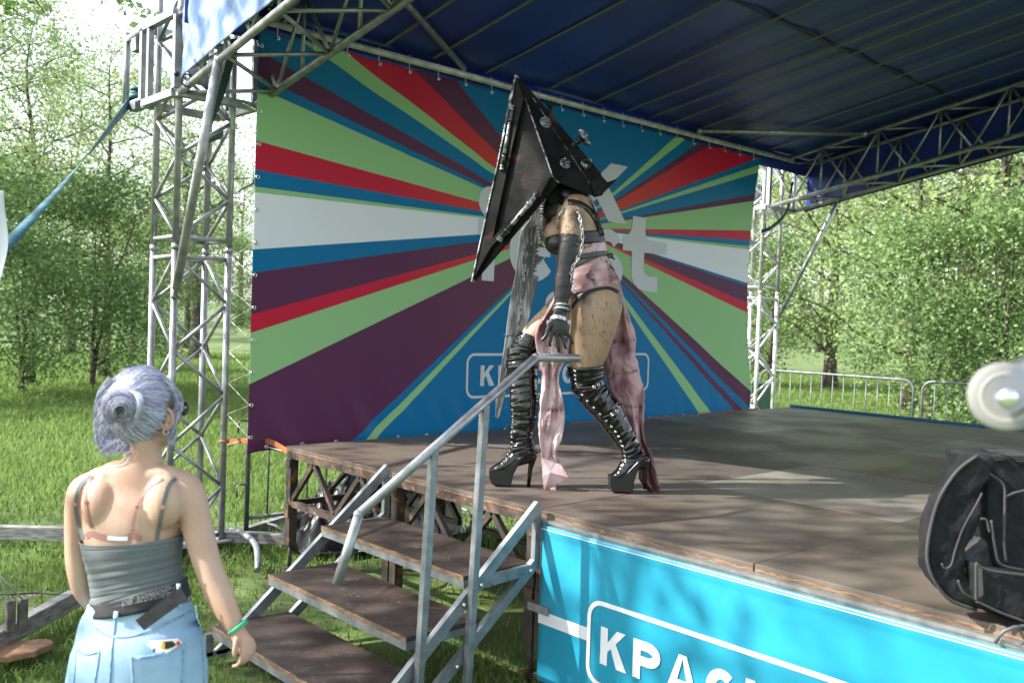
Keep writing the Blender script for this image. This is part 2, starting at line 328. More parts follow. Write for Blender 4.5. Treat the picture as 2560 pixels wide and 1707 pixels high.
# ================================================================ BACKDROP
bd = root('backdrop_banner', (3.1, .35, .77), 'huge backdrop banner printed with coloured rays bursting from its centre behind the performer', 'banner')
def ray_mat():
    m = bpy.data.materials.new('ray print'); m.use_nodes = True; n = m.node_tree; L = n.links; b = n.nodes['Principled BSDF']
    tc = n.nodes.new('ShaderNodeTexCoord'); sp = n.nodes.new('ShaderNodeSeparateXYZ'); L.new(tc.outputs['Object'], sp.inputs[0])
    def mth(op, a, c=None):
        q = n.nodes.new('ShaderNodeMath'); q.operation = op
        for i, v in enumerate((a, c)):
            if v is None: continue
            if isinstance(v, (int, float)): q.inputs[i].default_value = v
            else: L.new(v, q.inputs[i])
        return q.outputs[0]
    dx = mth('SUBTRACT', sp.outputs['X'], 3.173-3.1); dz = mth('SUBTRACT', sp.outputs['Z'], 2.664-.77)
    ang = mth('MULTIPLY', mth('ARCTAN2', dz, dx), 180/math.pi)
    rad = mth('SQRT', mth('ADD', mth('MULTIPLY', dx, dx), mth('MULTIPLY', dz, dz)))
    B, G, Rd, P, W = (.003, .15, .33), (.27, .50, .225), (.50, .016, .045), (.10, .028, .078), (.72, .75, .79)
    Gt = G
    up = [(-1, W), (.17, Gt), (.5, B), (2.0, 'R'), (4.56, G), (10.35, P), (12.2, B), (16.1, G), (17.6, B), (19.4, 'R'), (26.7, P), (29.4, B), (32.3, G), (35.7, B), (142.8, P), (150.2, 'R'), (156.3, G), (158.9, B), (163.6, P), (165.9, B), (167.6, G), (173.9, 'R'), (177.4, G), (177.85, B)]
    dn = [(-180, G), (-179.5, W), (-172.5, B), (-170, P), (-165, 'R'), (-162.6, G), (-157.3, P), (-142.4, B), (-140.9, G), (-139.3, B), (-41.1, G), (-38.5, B), (-33.4, P), (-32.2, B), (-30.5, P), (-27.7, G), (-13.8, 'R'), (-11.9, P), (-7.9, B), (-7.6, W), (-.2, W)]
    def ramp(lst, a0, a1):
        r = n.nodes.new('ShaderNodeValToRGB'); cr = r.color_ramp; cr.interpolation = 'CONSTANT'
        mr = n.nodes.new('ShaderNodeMapRange'); mr.inputs['From Min'].default_value = a0; mr.inputs['From Max'].default_value = a1; L.new(ang, mr.inputs['Value']); L.new(mr.outputs[0], r.inputs[0])
        for i, (a, c) in enumerate(lst):
            p = (a-a0)/(a1-a0)
            e = cr.elements[0] if i == 0 else (cr.elements[1] if i == 1 else cr.elements.new(p)); e.position = max(0, p)
            e.color = (*(Rd if c == 'R' else c), 1)
        return r.outputs[0]
    def mixc(f, A, Bc, blend='MIX'):
        x = n.nodes.new('ShaderNodeMix'); x.data_type = 'RGBA'; x.blend_type = blend
        for i, v in (('A', A), ('B', Bc)):
            if isinstance(v, tuple): x.inputs[i].default_value = (*v, 1)
            else: L.new(v, x.inputs[i])
        if isinstance(f, float): x.inputs['Factor'].default_value = f
        else: L.new(f, x.inputs['Factor'])
        return x.outputs['Result']
    upc = ramp(up, -1, 180); dnc = ramp(dn, -180, 0); isup = mth('GREATER_THAN', ang, -.1)
    c = mixc(isup, dnc, upc)
    # the print itself shifts from crimson / violet outside to vermilion / maroon near the centre
    mr = n.nodes.new('ShaderNodeMapRange'); mr.inputs['From Min'].default_value = 2.1; mr.inputs['From Max'].default_value = .7; mr.inputs['To Max'].default_value = .42; L.new(rad, mr.inputs['Value'])
    sc = n.nodes.new('ShaderNodeSeparateColor'); L.new(c, sc.inputs[0])
    redm = mth('MULTIPLY', mth('GREATER_THAN', sc.outputs[0], .3), mth('LESS_THAN', sc.outputs[1], .1))
    c = mixc(mth('MULTIPLY', redm, mr.outputs[0]), c, (.62, .13, .03))
    purm = mth('MULTIPLY', mth('LESS_THAN', sc.outputs[1], .05), mth('LESS_THAN', sc.outputs[0], .2))
    c = mixc(mth('MULTIPLY', purm, mr.outputs[0]), c, (.17, .07, .06))
    L.new(c, b.inputs['Base Color']); b.inputs['Roughness'].default_value = .5; b.inputs['Specular IOR Level'].default_value = .12
    return m
def KX(x): return 1.0424*x+.139
def KZ(z): return 1.0424*z-.0768
BX0, BX1, BZ0, BZ1 = KX(-.243), KX(5.95), KZ(.80), KZ(3.70)
def bf(u, v):
    x = BX0+(BX1-BX0)*u; z = BZ0+(BZ1-BZ0)*v
    # right edge pulled in by its cords, scalloped top between the ties
    x -= .16*max(0, (u-.8)/.2)**2*(1-((v-.55)/.45)**2 if abs(v-.55) < .45 else 0)*1
    z -= .018*abs(math.sin(u*math.pi*17))**.7*(v**8)+.0
    z += (.012*abs(math.sin(u*math.pi*21))**1.5)*((1-v)**10)
    y = .35+.004*noise.noise(Vector((x*.8, z*.8, 1)))
    # gathers radiating from the lowest eyelets
    g_ = math.exp(-(1-v)*0-((v)/.12)**1.3); y += .013*g_*math.sin((u*14*2*math.pi)+v*22)*(.6 if u > .45 else 1.3)*noise.noise(Vector((u*9, 0, 0)))*2
    y += .008*math.exp(-((1-v)/.06)**1.2)*math.sin(u*17*2*math.pi)
    for dx_, dz_, ra, am in ((2.05, 3.05, .10, .02), (.9, 3.60, .16, .02), (1.5, 3.62, .14, -.018), (1.25, 3.1, .07, .012), (4.9, 3.55, .2, .012), (.9, 1.0, .3, .012), (1.7, .95, .25, -.012), (5.6, 1.2, .35, .012)): y += am*math.exp(-((x-dx_)**2+(z-dz_)**2*.6)/ra**2)
    y += .004*noise.noise(Vector((x*2.2, z*1.1, 8)))+.006*math.sin(x*26+z*9)*math.exp(-((z-.95)/.14)**2)*(1 if x < 2.2 else .3)
    return (x, y-.004, z)
b = MB(); b.grid(bf, 420, 200); b.build('printed_sheet', ray_mat(), bd, mods=[('solid', .002)])
def PB(a, z, d=0): return (KX(a), bf((KX(a)-BX0)/(BX1-BX0), (KZ(z)-BZ0)/(BZ1-BZ0))[1]-.0035-d, KZ(z))
M['print_grey'] = mat('pale print', (.56, .58, .60), .5, spec=.12)
b = MB()
rr_ = rrect(1.71, 4.085, 1.122, 1.478, .075); rr2 = []
for q_ in range(len(rr_)):
    a_, c_ = rr_[q_], rr_[(q_+1) % len(rr_)]; nn_ = max(1, int(math.hypot(c_[0]-a_[0], c_[1]-a_[1])/.03)); rr2 += [(a_[0]+(c_[0]-a_[0])*t_/nn_, a_[1]+(c_[1]-a_[1])*t_/nn_) for t_ in range(nn_)]
stroke(b, rr2, .022, PB, True)
b.build('printed_frame', M['print_grey'], bd)
b = MB(); word(b, 'КРАСНОЯРСК', 1.858, 1.213, PB, .198, .152); b.build('lettering', M['print_grey'], bd)
b = MB(); T = .2; q = [0]
def ST(pts, w_=T): q[0] += 1; stroke(b, pts, w_, lambda a, z, dd=q[0]*.0002: PB(a, z, dd))
ST([(3.03, 2.737), (3.03, 3.287)], .2)   # K
b.add([PB(x, z, .0004) for x, z in ((3.13, 2.86), (3.646, 3.286), (3.40, 3.286), (3.13, 3.06))], [(0, 1, 2, 3)], False); b.add([PB(x, z, .0006) for x, z in ((3.20, 2.96), (3.393, 2.737), (3.653, 2.737), (3.36, 3.08))], [(0, 1, 2, 3)], False)
ST(arc(1.90, 2.757, .085, 60, 330, 12), .09)                                                                  # rounded bowl of the first letter
ST([(1.903, 2.098), (1.903, 2.62)], .135); ST([(1.777, 2.548), (2.12, 2.548)], .13); ST(arc(2.04, 2.62, .137, 180, 95, 8), .135)   # f
ST(arc(2.42, 2.385, .215, 0, 325, 24, .2), .14); ST([(2.23, 2.385), (2.63, 2.385)], .08)                    # e
ST(arc(3.40, 2.495, .135, 20, 270, 14, .113)+arc(3.44, 2.269, .135, 80, -150, 14, .113), .115)                    # s
b.add([PB(x, z, .0022) for x, z in ((3.751, 2.825), (3.949, 2.824), (3.949, 2.68), (3.965, 2.635), (4.0, 2.615), (4.3, 2.60), (4.3, 2.482), (3.945, 2.482), (3.945, 2.33), (3.965, 2.275), (4.02, 2.252), (4.168, 2.252), (4.173, 2.096), (4.02, 2.10), (3.88, 2.12), (3.80, 2.17), (3.76, 2.247), (3.755, 2.482), (3.617, 2.482), (3.617, 2.615), (3.70, 2.645), (3.742, 2.70))], [tuple(range(22))], False)  # t
ST(arc(2.72, 1.93, .10, 0, 360, 18, .085), .06)
b.build('large_lettering', M['print_grey'], bd)
b = MB()
for k in range(22):
    u = (k+.5)/22
    for v in (.992, .01): p = bf(u, v); b = MB(); b.torus((p[0], .338, p[2]), (0, 1, 0), .012, .004, 10, 5); b.build('eyelet', M['eyelet'], bd)
for k in range(13):
    for u in (.003, .997): p = bf(u, (k+.5)/13); b = MB(); b.torus((p[0], .338, p[2]), (0, 1, 0), .012, .004, 10, 5); b.build('eyelet', M['eyelet'], bd)
b = MB()
for k in range(13):
    v = (k+.5)/13; p = Vector(bf(0, v))+Vector((-.0, -.02, 0)); a = Vector((-.10, .70, p.z-.10)); c_ = Vector((-.10, .70, p.z+.13))
    if p.z < 3.2: b = MB(); b.tube([a, p, c_], .0026, 5); b.build('tie_cord', M['cord'], bd)
    p = Vector(bf(1, v)); a = Vector((7.06, .71, p.z-.1)); b = MB(); b.tube([a, p, Vector((7.06, .71, p.z+.12))], .0035, 5); b.build('tie_cord', M['cord'], bd)
for k in range(22):
    p = Vector(bf((k+.5)/22, .992)); b = MB(); b.tube([p, (p.x, .35, BZ1+.10)], .003, 5); b.build('tie_cord', M['cord'], bd)
    p = Vector(bf((k+.5)/22, .01)); b = MB(); b.tube([p, (p.x+.03, .05, S-.06)], .004, 5); b.build('tie_cord', M['cord'], bd)
# ================================================================ TRUSS TOWERS AND ROOF
def zr(y): return 3.9+.195*(.34-y)
def lattice(mb, A0, A1, B0, B1, n, r=.013, verts=False, flip=0):
    """zigzag bars between chord A0-A1 and chord B0-B1"""
    A0, A1, B0, B1 = map(Vector, (A0, A1, B0, B1))
    for k in range(n):
        p, q = (A0.lerp(A1, k/n), B0.lerp(B1, (k+.5)/n)); s_ = A0.lerp(A1, (k+1)/n)
        if flip: p, q, s_ = B0.lerp(B1, k/n), A0.lerp(A1, (k+.5)/n), B0.lerp(B1, (k+1)/n)
        d = (q-p).normalized()*.02; mb.tube([p+d, q-d], r, 8); d = (s_-q).normalized()*.02; mb.tube([q+d, s_-d], r, 8)
        if verts: mb.tube([s_, (B0 if not flip else A0).lerp(B1 if not flip else A1, (k+1)/n)], r, 8)
def tower(x0, x1, y0, y1, top, nm_label, metal):
    t = root('truss_tower', ((x0+x1)/2, (y0+y1)/2, 0), nm_label, 'truss tower')
    C4 = [(x0, y0), (x1, y0), (x1, y1), (x0, y1)]
    for x, y in C4: b = MB(); b.tube([(x, y, .07), (x, y, 2.2)], .025, 14); b.tube([(x, y, 2.2), (x, y, 2.24)], .028, 14); b.tube([(x, y, 2.24), (x, y, top)], .025, 14); b.build('leg', metal, t)
    b = MB()
    for i in range(4):
        (xa, ya), (xb, yb) = C4[i], C4[(i+1) % 4]
        for za, zb, n in ((.12, 2.16, 3), (2.30, top-.1, 4)): lattice(b, (xa, ya, za), (xa, ya, zb), (xb, yb, za), (xb, yb, zb), n, .014, flip=i % 2)
        for z in (.10, 2.15, 2.29): b.tube([(xa, ya, z), (xb, yb, z)], .016, 8)
    b.build('bracing', metal, t)
    b = MB(); b.box(x0-.06, x1+.06, y0-.06, y1+.06, .05, .065)
    b.build('base_plate', M['alu_pale'], t)
    b = MB()                                   # sleeve block the roof truss hangs from
    xa, xb, ya, yb, za, zb = x0-.07, x1+.13, y0-.11, y1+.10, zr(y0)-.54, zr(y0)+.02
    for z in (za, zb):
        b.bar((xa, ya, z), (xb, ya, z), .06, .05); b.bar((xa, yb, z), (xb, yb, z), .06, .05); b.bar((xa, ya+.026, z), (xa, yb-.026, z), .05, .05); b.bar((xb, ya+.026, z), (xb, yb-.026, z), .05, .05)
    for x in (xa, xb):
        for y in (ya, yb): b.bar((x, y, za+.026), (x, y, zb-.026), .045, .05)
    for x in (xa, xb):
        b.bar((x, y1-.02, za+.026), (x, y1-.02, zb-.026), .04, .04)
    b.box(xa+.03, xb-.03, ya+.04, ya+.18, za+.03, za+.045); b.box(xb-.30, xb-.03, yb-.1, yb-.095, za+.2, za+.38)
    b.build('sleeve_block', M['alu'], t)
    b = MB()                                   # open stub behind the tower
    for z in (za+.03, zb-.02): b.tube([(xa-.0, yb+.03, z), (xa, yb+.36, z)], .026, 12)
    b.tube([(xa, yb+.34, za), (xa, yb+.34, zb+.03)], .026, 12); b.build('end_frame', metal, t)
    b = MB(); b.box(xa-.03, xa+.03, yb+.08, yb+.17, zb-.15, zb-.05); b.build('pulley_block', M['galv'], t)
    b = MB(); b.box(xa-.032, xa+.032, yb+.06, yb+.2, za-.03, za+.03); b.build('pin_block', M['galv'], t)
    return t
towerL = tower(-.515, -.11, .73, 1.12, 4.7, 'tall silver lattice tower left of the backdrop, beside the woman', M['alu'])
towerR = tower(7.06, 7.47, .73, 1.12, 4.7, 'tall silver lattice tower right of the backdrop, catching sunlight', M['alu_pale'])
def roof_truss(xn, xf, label, y0=.62, y1=-7.0):
    t = root('roof_truss', (xn, y0, zr(y0)-.54), label, 'roof truss', 'aluminium trusses carrying the roof')
    def U(x, y): return Vector((x, y, zr(y)-.03))
    def Lo(x, y): return Vector((x, y, zr(y)-.56))
    for x in (xn, xf):
        for F in (U, Lo): b = MB(); b.tube([F(x, y0), F(x, y1)], .026, 14); b.build('chord', M['alu'], t)
    b = MB(); n = 11
    lattice(b, U(xn, y0), U(xn, y1), Lo(xn, y0), Lo(xn, y1), n, .014, True); lattice(b, U(xf, y0), U(xf, y1), Lo(xf, y0), Lo(xf, y1), n, .014, True)
    lattice(b, Lo(xn, y0), Lo(xn, y1), Lo(xf, y0), Lo(xf, y1), n, .014, False, 1); lattice(b, U(xn, y0), U(xn, y1), U(xf, y0), U(xf, y1), n, .014)
    for y in (y0, -2.45, -2.53): b.bar(U(xn, y), Lo(xn, y), .03); b.bar(U(xf, y), Lo(xf, y), .03); b.bar(Lo(xn, y), Lo(xf, y), .03)
    b.build('bracing', M['alu'], t)
roof_truss(0.0, -.56, 'silver roof truss at upper left, under the crumpled sunlit tarpaulin')
roof_truss(7.0, 7.56, 'silver roof truss at right, running in front of dark navy tarpaulin')
rf = root('roof_canopy', (3.5, -3, zr(-3)), 'dark blue tarpaulin roof stretched over the stage on olive straps', 'canopy')
M['navy'] = mat('navy tarpaulin', (.022, .052, .34), .45, c2=(.016, .036, .22), vs=.7, vd=4, bump=.08, bs=6, spec=.4)
b = MB(); b.grid(lambda u, v: (lambda x, y: (x, y, zr(y)+.035+.018*noise.noise(Vector((x*.7, y*.9, 0)))+(.03*math.cos((x/.8)*math.pi*2) if v > .05 else 0)*.35))(-.62+8.26*u, .455-7.65*v), 140, 90)
b.build('tarpaulin', M['navy'], rf, mods=[('solid', .003)])
M['strap'] = mat('olive strap', (.17, .18, .11), .75)
M['seam'] = mat('tarpaulin seam', (.006, .018, .06), .6)
b = MB(); b.grid(lambda u, v: (-.62+8.26*u, .43+.01*math.sin(u*60)*v, zr(.41)+.03-.20*v), 140, 5); b.build('rear_hem', M['navy'], rf, mods=[('solid', .003)])
b = MB(); xs = [.97, 1.45, 2.03, 2.79, 3.43, 3.91, 4.29, 4.65, 5.09, 5.6, 6.1, 6.55]
random.seed(3)
for i, x in enumerate(xs):
    sk2 = random.uniform(-.35, .45); sag = random.uniform(.0, .03); pts = []
    for k in range(21): y = .36-7.4*k/20; pts.append((x+sk2*k/20, y, zr(y)+.004-sag*math.sin(math.pi*k/20)*1.2))
    b = MB()
    for k in range(20): b.bar(pts[k], pts[k+1], .030, .003)
    b.build('webbing_strap', M['strap'], rf)
b = MB()
for y in (-1.6, -4.4): b.bar((-.0, y, zr(y)+.016), (7.0, y, zr(y)+.016), .035, .003, up=(0, .19, 1))
b.build('seam', M['seam'], rf)
b = MB(); b.grid(lambda u, v: (lambda y: (7.60+.012*noise.noise(Vector((y*2, v*2, 0))), y, zr(y)-.60+.635*v))(.45-7.6*u), 90, 8); b.build('side_valance', M['navy'], rf, mods=[('solid', .003)])
# crumpled outer skirt, sunlight painted in as a paler tarpaulin colour
M['silvertarp'] = mat('sunlit pale tarpaulin', (.07, .15, .40), .5, c2=(.26, .34, .50), vs=6, vd=4, lo=.42, hi=.62, spec=.4, bump=.35, bs=16)
def skirt(u, v):
    y = .52-7.6*u; z0 = zr(y)-.50; z = z0+(.95)*v
    if u < .04: z = z0+.0+(.95)*v
    wv = .03*noise.noise(Vector((y*3.2, z*.9, 0)))+.045*noise.turbulence(Vector((y*2.6+z*.8, z*2.2, 5)), 3, False)
    return (-.60-wv*(.35+.65*min(1, v*4)), y+.02*noise.noise(Vector((z*4, 0, 2))), z-.07*math.exp(-u*30)*v*0)
b = MB(); b.grid(skirt, 380, 60); b.build('outer_skirt', M['silvertarp'], rf, mods=[('solid', .003)])
b = MB(); a0 = Vector((-.585, .47, zr(.47)-.53))
b.torus(a0+Vector((0, -.03, -.01)), (0, 1, 0), .042, .006, 16, 6); b.sphere(a0+Vector((-.05, .03, .035)), .02, 12, 8); b.build('bungee_loop', M['blackrub'], rf)
# pipe the backdrop hangs from
def single(name, mb, m, label, cat, loc, group=None, mods=None): return tag(mb.build(name, m, None, loc=loc, mods=mods), label, cat, group)
b = MB(); b.tube([(-.5, .36, 3.845), (3.2, .36, 3.83), (7.1, .36, 3.845)], .026, 14)
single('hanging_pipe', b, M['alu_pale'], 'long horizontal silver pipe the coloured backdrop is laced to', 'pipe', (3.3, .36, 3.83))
b = MB(); b.tube([(1.76, .33, zr(.33)-.02), (.60, -.36, zr(-.36)-.02), (-.0, -.72, zr(-.72)-.05)], .024, 12)
single('wind_brace', b, M['alu'], 'slanting silver tube between hanging pipe and left roof truss', 'brace', (.9, -.2, 3.9))
b = MB(); b.tube([(5.05, .30, zr(.3)-.03), (6.95, -.62, zr(-.62)-.05)], .024, 12); b.sphere((5.05, .30, zr(.3)-.03), .035, 10, 6); b.sphere((6.95, -.62, zr(-.62)-.05), .04, 10, 6)
single('wind_brace', b, M['alu'], 'slanting silver tube between hanging pipe and right roof truss', 'brace', (6, -.2, 3.9))
# knee braces
def knee(p, q, label, r=.031):
    p, q = Vector(p), Vector(q); t = root('knee_brace', q, label, 'brace'); b = MB(); d = (q-p).normalized(); b.tube([p+d*.06, q-d*.06], r, 16); b.build('tube', M['alu'], t)
    b = MB()
    for e, s_ in ((p, 1), (q, -1)): b.bar(e-d*s_*.02, e+d*s_*.1, .035, .012); b.tube([e+Vector((-.03, 0, 0)), e+Vector((.03, 0, 0))], .012, 8)
    b.build('clamp', M['galv'], t)
pt = onx(552, 118, -.56)
knee(pt, ony(437, 742, .70), 'thick slanting silver tube bracing the left roof truss to its tower')
pr_ = onx(2099, 494, 7.56); knee(pr_, (7.50, .72, ony(1960, 795, .72).z), 'thin slanting silver tube bracing the right roof truss to its tower', .026)
# straps
def ribbon(mb, pts, wd, nrm=None, th=.002, n=24):
    P = [Vector(p[:3]) for p in crv(pts, n)] if len(pts) > 2 else [Vector(pts[0]).lerp(Vector(pts[1]), k/(n-1)) for k in range(n)]
    for k in range(n-1): mb.bar(P[k], P[k+1], wd if not callable(wd) else wd(k/n), th, up=nrm or (0, 0, 1))
    return mb
e0 = Vector((-.56, 1.50, 3.36)); e1 = atd(10, 560, 4.7); e2 = e0+(e1-e0)*1.9
def twist(mb, a, c, wd, turns, n=60, ph=0):
    a, c = Vector(a), Vector(c); d = (c-a).normalized(); s1 = d.cross(Vector((0, 0, 1))).normalized(); s2 = s1.cross(d); L_ = []; 
    for k in range(n): t = k/(n-1); q = ph+turns*math.pi*t; o = (s1*math.cos(q)+s2*math.sin(q))*wd/2; p = a.lerp(c, t)-Vector((0, 0, .12*math.sin(math.pi*t))); L_ += [p-o, p+o]
    mb.add(L_, [(2*k, 2*k+1, 2*k+3, 2*k+2) for k in range(n-1)], True)
b = MB(); twist(b, e0, e2, .062, 1.35, ph=1.2); b.torus(e0+Vector((.02, -.04, .02)), (0, 0, 1), .034, .022, 14, 8)
for z in (-.03, 0, .03): b.torus(e0+Vector((.02, -.03, .05+z)), (0, 0, 1), .03, .012, 14, 6)
single('guy_strap', b, M['teal'], 'teal ratchet strap running from the left tower down out of the picture', 'strap', e0, mods=[('solid', .003)])
b = MB(); q0 = onx(640, 120, -.1); ribbon(b, [(-.36, .20, 3.62), (-.37, .34, 3.33), (-.36, .55, 3.12), (-.30, .8, 3.02), (-.05, 1.0, 3.12)], .055, (0, 1, .2))
single('hanging_strap', b, M['darkgreen'], 'dark green strap hanging in a loop under the left tower sleeve', 'strap', (-.36, .4, 3.3))
b = MB(); ribbon(b, [(7.25, .45, 3.62), (7.22, .5, 3.25), (7.1, .62, 3.05), (6.98, .7, 2.98)], .05, (0, 1, .2))
single('hanging_strap', b, M['darkgreen'], 'dark green strap hanging from the right tower sleeve', 'strap', (7.2, .5, 3.3))
b = MB(); ribbon(b, [(-.09, .70, .80), (.03, .35, .84), (.05, .05, .80)], .04, (1, .2, 0)); b.torus((-.11, .73, .80), (0, 0, 1), .03, .008, 12, 6)
single('ratchet_strap', b, M['orange'], 'orange strap tying the left tower to the stage corner', 'strap', (0, .4, .8))
b = MB(); ribbon(b, [(3.0, .12, .83), (4.6, .10, .825), (6.2, .14, .83)], .03, (0, 1, .3)); 
single('ratchet_strap', b, M['orange'], 'orange strap lying along the back edge of the stage below the backdrop', 'strap', (4.6, .1, .83))
# tower outriggers
def outr(a, c, label, h=.10):
    b = MB(); b.bar((*a, .07), (*c, .07), .07, h); return single('outrigger_beam', b, M['wood_grey'], label, 'beam', (a[0], a[1], 0), 'beams steadying the left tower', [('bevel', .004)])
outr((-.42, .78), (-2.5, -1.1), 'long weathered beam on the grass, running past the woman at her left elbow')
outr((-.42, 1.05), (-2.7, 2.9), 'grey weathered beam on the grass, farther one behind the woman')
outr((-.10, .80), (.30, .42), 'short beam between the left tower foot and the stage corner', .08)
b = MB(); o = onz(41, 1560, .14); b.box(o.x-.05, o.x-.008, o.y-.02, o.y+.03, .11, .27); b.box(o.x+.008, o.x+.05, o.y-.02, o.y+.03, .11, .27)
single('anchor_block', b, mat('dark timber', (.07, .062, .052), .85, c2=(.12, .11, .095), vs=20), 'split wooden block with two cords standing on the near beam', 'block', o, mods=[('bevel', .004)])
b = MB()
for s_ in (-.03, .03): b.tube([(o.x+s_, o.y, .26), tuple(atd(-40, 1380+s_*600, 3.4))], .004, 6)
single('guy_rope', b, M['cord'], 'pair of pale cords rising from the wooden block on the grass', 'cord', o)
b = MB(); o = onz(40, 1640, .0); n_ = 26; base = [(o.x+.17*math.cos(t*6.283/n_)*(1+.08*math.sin(t*1.3)), o.y+.10*math.sin(t*6.283/n_)*(1+.1*math.cos(t*2.1)), .01) for t in range(n_)]
b.prism(base, (0, 0, .035)); single('wood_slab', b, M['wood'], 'orange brown offcut of timber lying in the grass at lower left', 'wood', o, mods=[('bevel', .006)])
b = MB(); b.tube([tuple(onz(x, 1483+2*math.sin(x*.05), .02)) for x in range(-40, 260, 20)], .006, 6)
single('ground_cable', b, M['blackrub'], 'thin black cable lying across the grass at lower left', 'cable', onz(100, 1483, 0))
# ================================================================ STAIRS
ss = root('steps', (-.6, -1.92, 0), 'three tread metal steps with a worn tube handrail leading up to the stage', 'steps')
YL, YR = -1.30, -2.54
for z, xf in ((.60, -.50), (.38, -.82), (.16, -1.13)):
    b = MB(); b.box(xf+.004, xf+.43, YR+.004, YL-.004, z-.018, z); b.mi = 1; b.box(xf-.002, xf+.0035, YR, YL, z-.020, z+.002)
    tr = b.build('tread', [M['tread'], M['ply_edge']], ss)
    b = MB(); b.box(xf+.001, xf+.03, YR, YL, z-.056, z-.0205); b.box(xf+.40, xf+.43, YR, YL, z-.056, z-.0205); b.box(xf+.031, xf+.399, YR, YR+.03, z-.056, z-.0205); b.box(xf+.031, xf+.399, YL-.03, YL, z-.056, z-.0205)
    b.build('angle_frame', M['galv'], tr)
for y in (YL+.018, YR-.018):
    b = MB(); b.bar((-.045, y, .885), (-1.09, y, .0), .03, .055, up=(0, 0, 1)); b.build('stringer', M['galv'], ss)
    b = MB(); b.bar((-.06, y, .60), (-.80, y, .01), .03, .05); b.build('stringer', M['galv'], ss)
    b = MB(); b.bar((-.055, y, .86), (-.055, y, .57), .028, .036, up=(1, 0, 0)); b.bar((-.075, y, .575), (-.44, y, .56), .026, .05); b.build('bracket', M['galv'], ss)
    b = MB(); b.bar((-1.14, y, .12), (-1.14, y, .0), .03, .04, up=(1, 0, 0)); b.bar((-1.16, y, .015), (-.75, y, .015), .03, .02); b.build('foot', M['galv'], ss)
b = MB()
for x, z in ((-.1, .57), (-.42, .555), (-.52, .48), (-.70, .10), (-.85, .19), (-.55, .2)): b.sphere((x, YR-.036, z), (.013, .008, .013), 10, 6)
b.build('bolts', M['eyelet'], ss)
YH = -2.595
b = MB(); b.tube([(.16, YH, 1.61), (-.145, YH, 1.615)], .021, 16); b.tube([(-.135, YH, 1.617), (-1.128, YH, .972)], .021, 16); b.tube([(-1.122, YH, .98), (-1.22, YH, .70)], .021, 16)
b.sphere((-.14, YH, 1.6155), .0215, 14, 8); b.sphere((-1.127, YH, .974), .0215, 14, 8); b.build('handrail', M['galv_tube'], ss)
for (xa, za, xb, zb) in ((-.455, 1.40, -.505, .10), (-.745, 1.21, -.79, .06)):
    b = MB(); b.bar((xa, YH, za), (xb, YH, zb), .036, .036, up=(1, 0, 0)); b.build('post', M['galv'], ss, mods=[('bevel', .004, 2)])
# straw and dust on treads and stage
random.seed(12); b = MB()
for k in range(300):
    if k < 130: z, xf = random.choice(((.60, -.50), (.38, -.82), (.16, -1.13))); x, y = xf+random.uniform(.02, .4), random.uniform(YR+.05, YL-.05); z += .002
    else: x, y, z = random.uniform(.02, 3.5)**1.0, random.uniform(-5.5, -.1), S+.003
    a = random.uniform(0, 6.28); l = random.uniform(.008, .05); b.tube([(x, y, z), (x+l*.5*math.cos(a), y+l*.5*math.sin(a), z+.002), (x+l*math.cos(a+.4), y+l*math.sin(a+.4), z)], .0005, 4)
tag(b.build('dry_grass_bits', mat('straw', (.32, .28, .18), .8)), 'dry grass bits scattered over the treads and the stage floor', 'straw', kind='stuff')
# ================================================================ BARRIERS
def barrier(a, c, label, group, h=1.1, r=.019, hooks=False, dz=0):
    a, c = Vector((*a, dz)), Vector((*c, dz)); d = (c-a).normalized(); L_ = (c-a).length; R_ = .14
    t = root('crowd_barrier', a, label, 'barrier', group)
    pts = [a+Vector((0, 0, .03)), a+Vector((0, 0, h-R_))]+[a+d*(R_-R_*math.cos(q))+Vector((0, 0, h-R_+R_*math.sin(q))) for q in (.4, .8, 1.2)]+[a+d*R_+Vector((0, 0, h)), c-d*R_+Vector((0, 0, h))]
    pts += [c-d*(R_-R_*math.sin(q))+Vector((0, 0, h-R_+R_*math.cos(q))) for q in (.4, .8, 1.2)]+[c+Vector((0, 0, h-R_)), c+Vector((0, 0, .03))]
    b = MB(); b.tube(pts, r, 12); b.tube([a+Vector((0, 0, .16)), c+Vector((0, 0, .16))], r*.85, 10); b.build('frame', M['fence'], t)
    n = int(L_/.165)
    for k in range(1, n): p = a+d*(L_*k/n); b = MB(); b.tube([p+Vector((0, 0, .16)), p+Vector((0, 0, h-.01))], .008, 8); b.build('bar', M['fence'], t)
    nn = d.cross(Vector((0, 0, 1)))
    for p in (a+d*.25, c-d*.25):
        b = MB(); b.tube([p-nn*.3, p-nn*.24+Vector((0, 0, .05)), p+Vector((0, 0, .07)), p+nn*.24+Vector((0, 0, .05)), p+nn*.3], .014, 8); b.build('foot', M['fence'], t)
    if hooks:
        b = MB()
        for z in (.42, .92): b.tube([a+Vector((0, 0, z)), a-d*.06+Vector((0, 0, z+.01)), a-d*.085+Vector((0, 0, z-.01)), a-d*.085+Vector((0, 0, z-.09))], .007, 8)
        b.build('hook', M['fence'], t)
    return t
barrier((9.75, 2.35), (9.93, -.02), 'galvanised crowd barrier behind the stage, nearer to the right tower', 'crowd barriers behind the stage')
barrier((9.95, -.14), (10.2, -2.45), 'galvanised crowd barrier behind the stage, nearer to the picture edge', 'crowd barriers behind the stage')
barrier((.17, .88), (2.4, .75), 'crowd barrier standing behind the stage corner below the backdrop', 'crowd barriers behind the stage', hooks=True, h=1.0)
b = MB(); P_ = [onz(558, 1345, .02), onz(572, 1322, .08), onz(610, 1335, .11), onz(640, 1365, .10), onz(645, 1425, .02)]; b.tube([p[:] for p in crv([tuple(p) for p in P_], 16)], .022, 12)
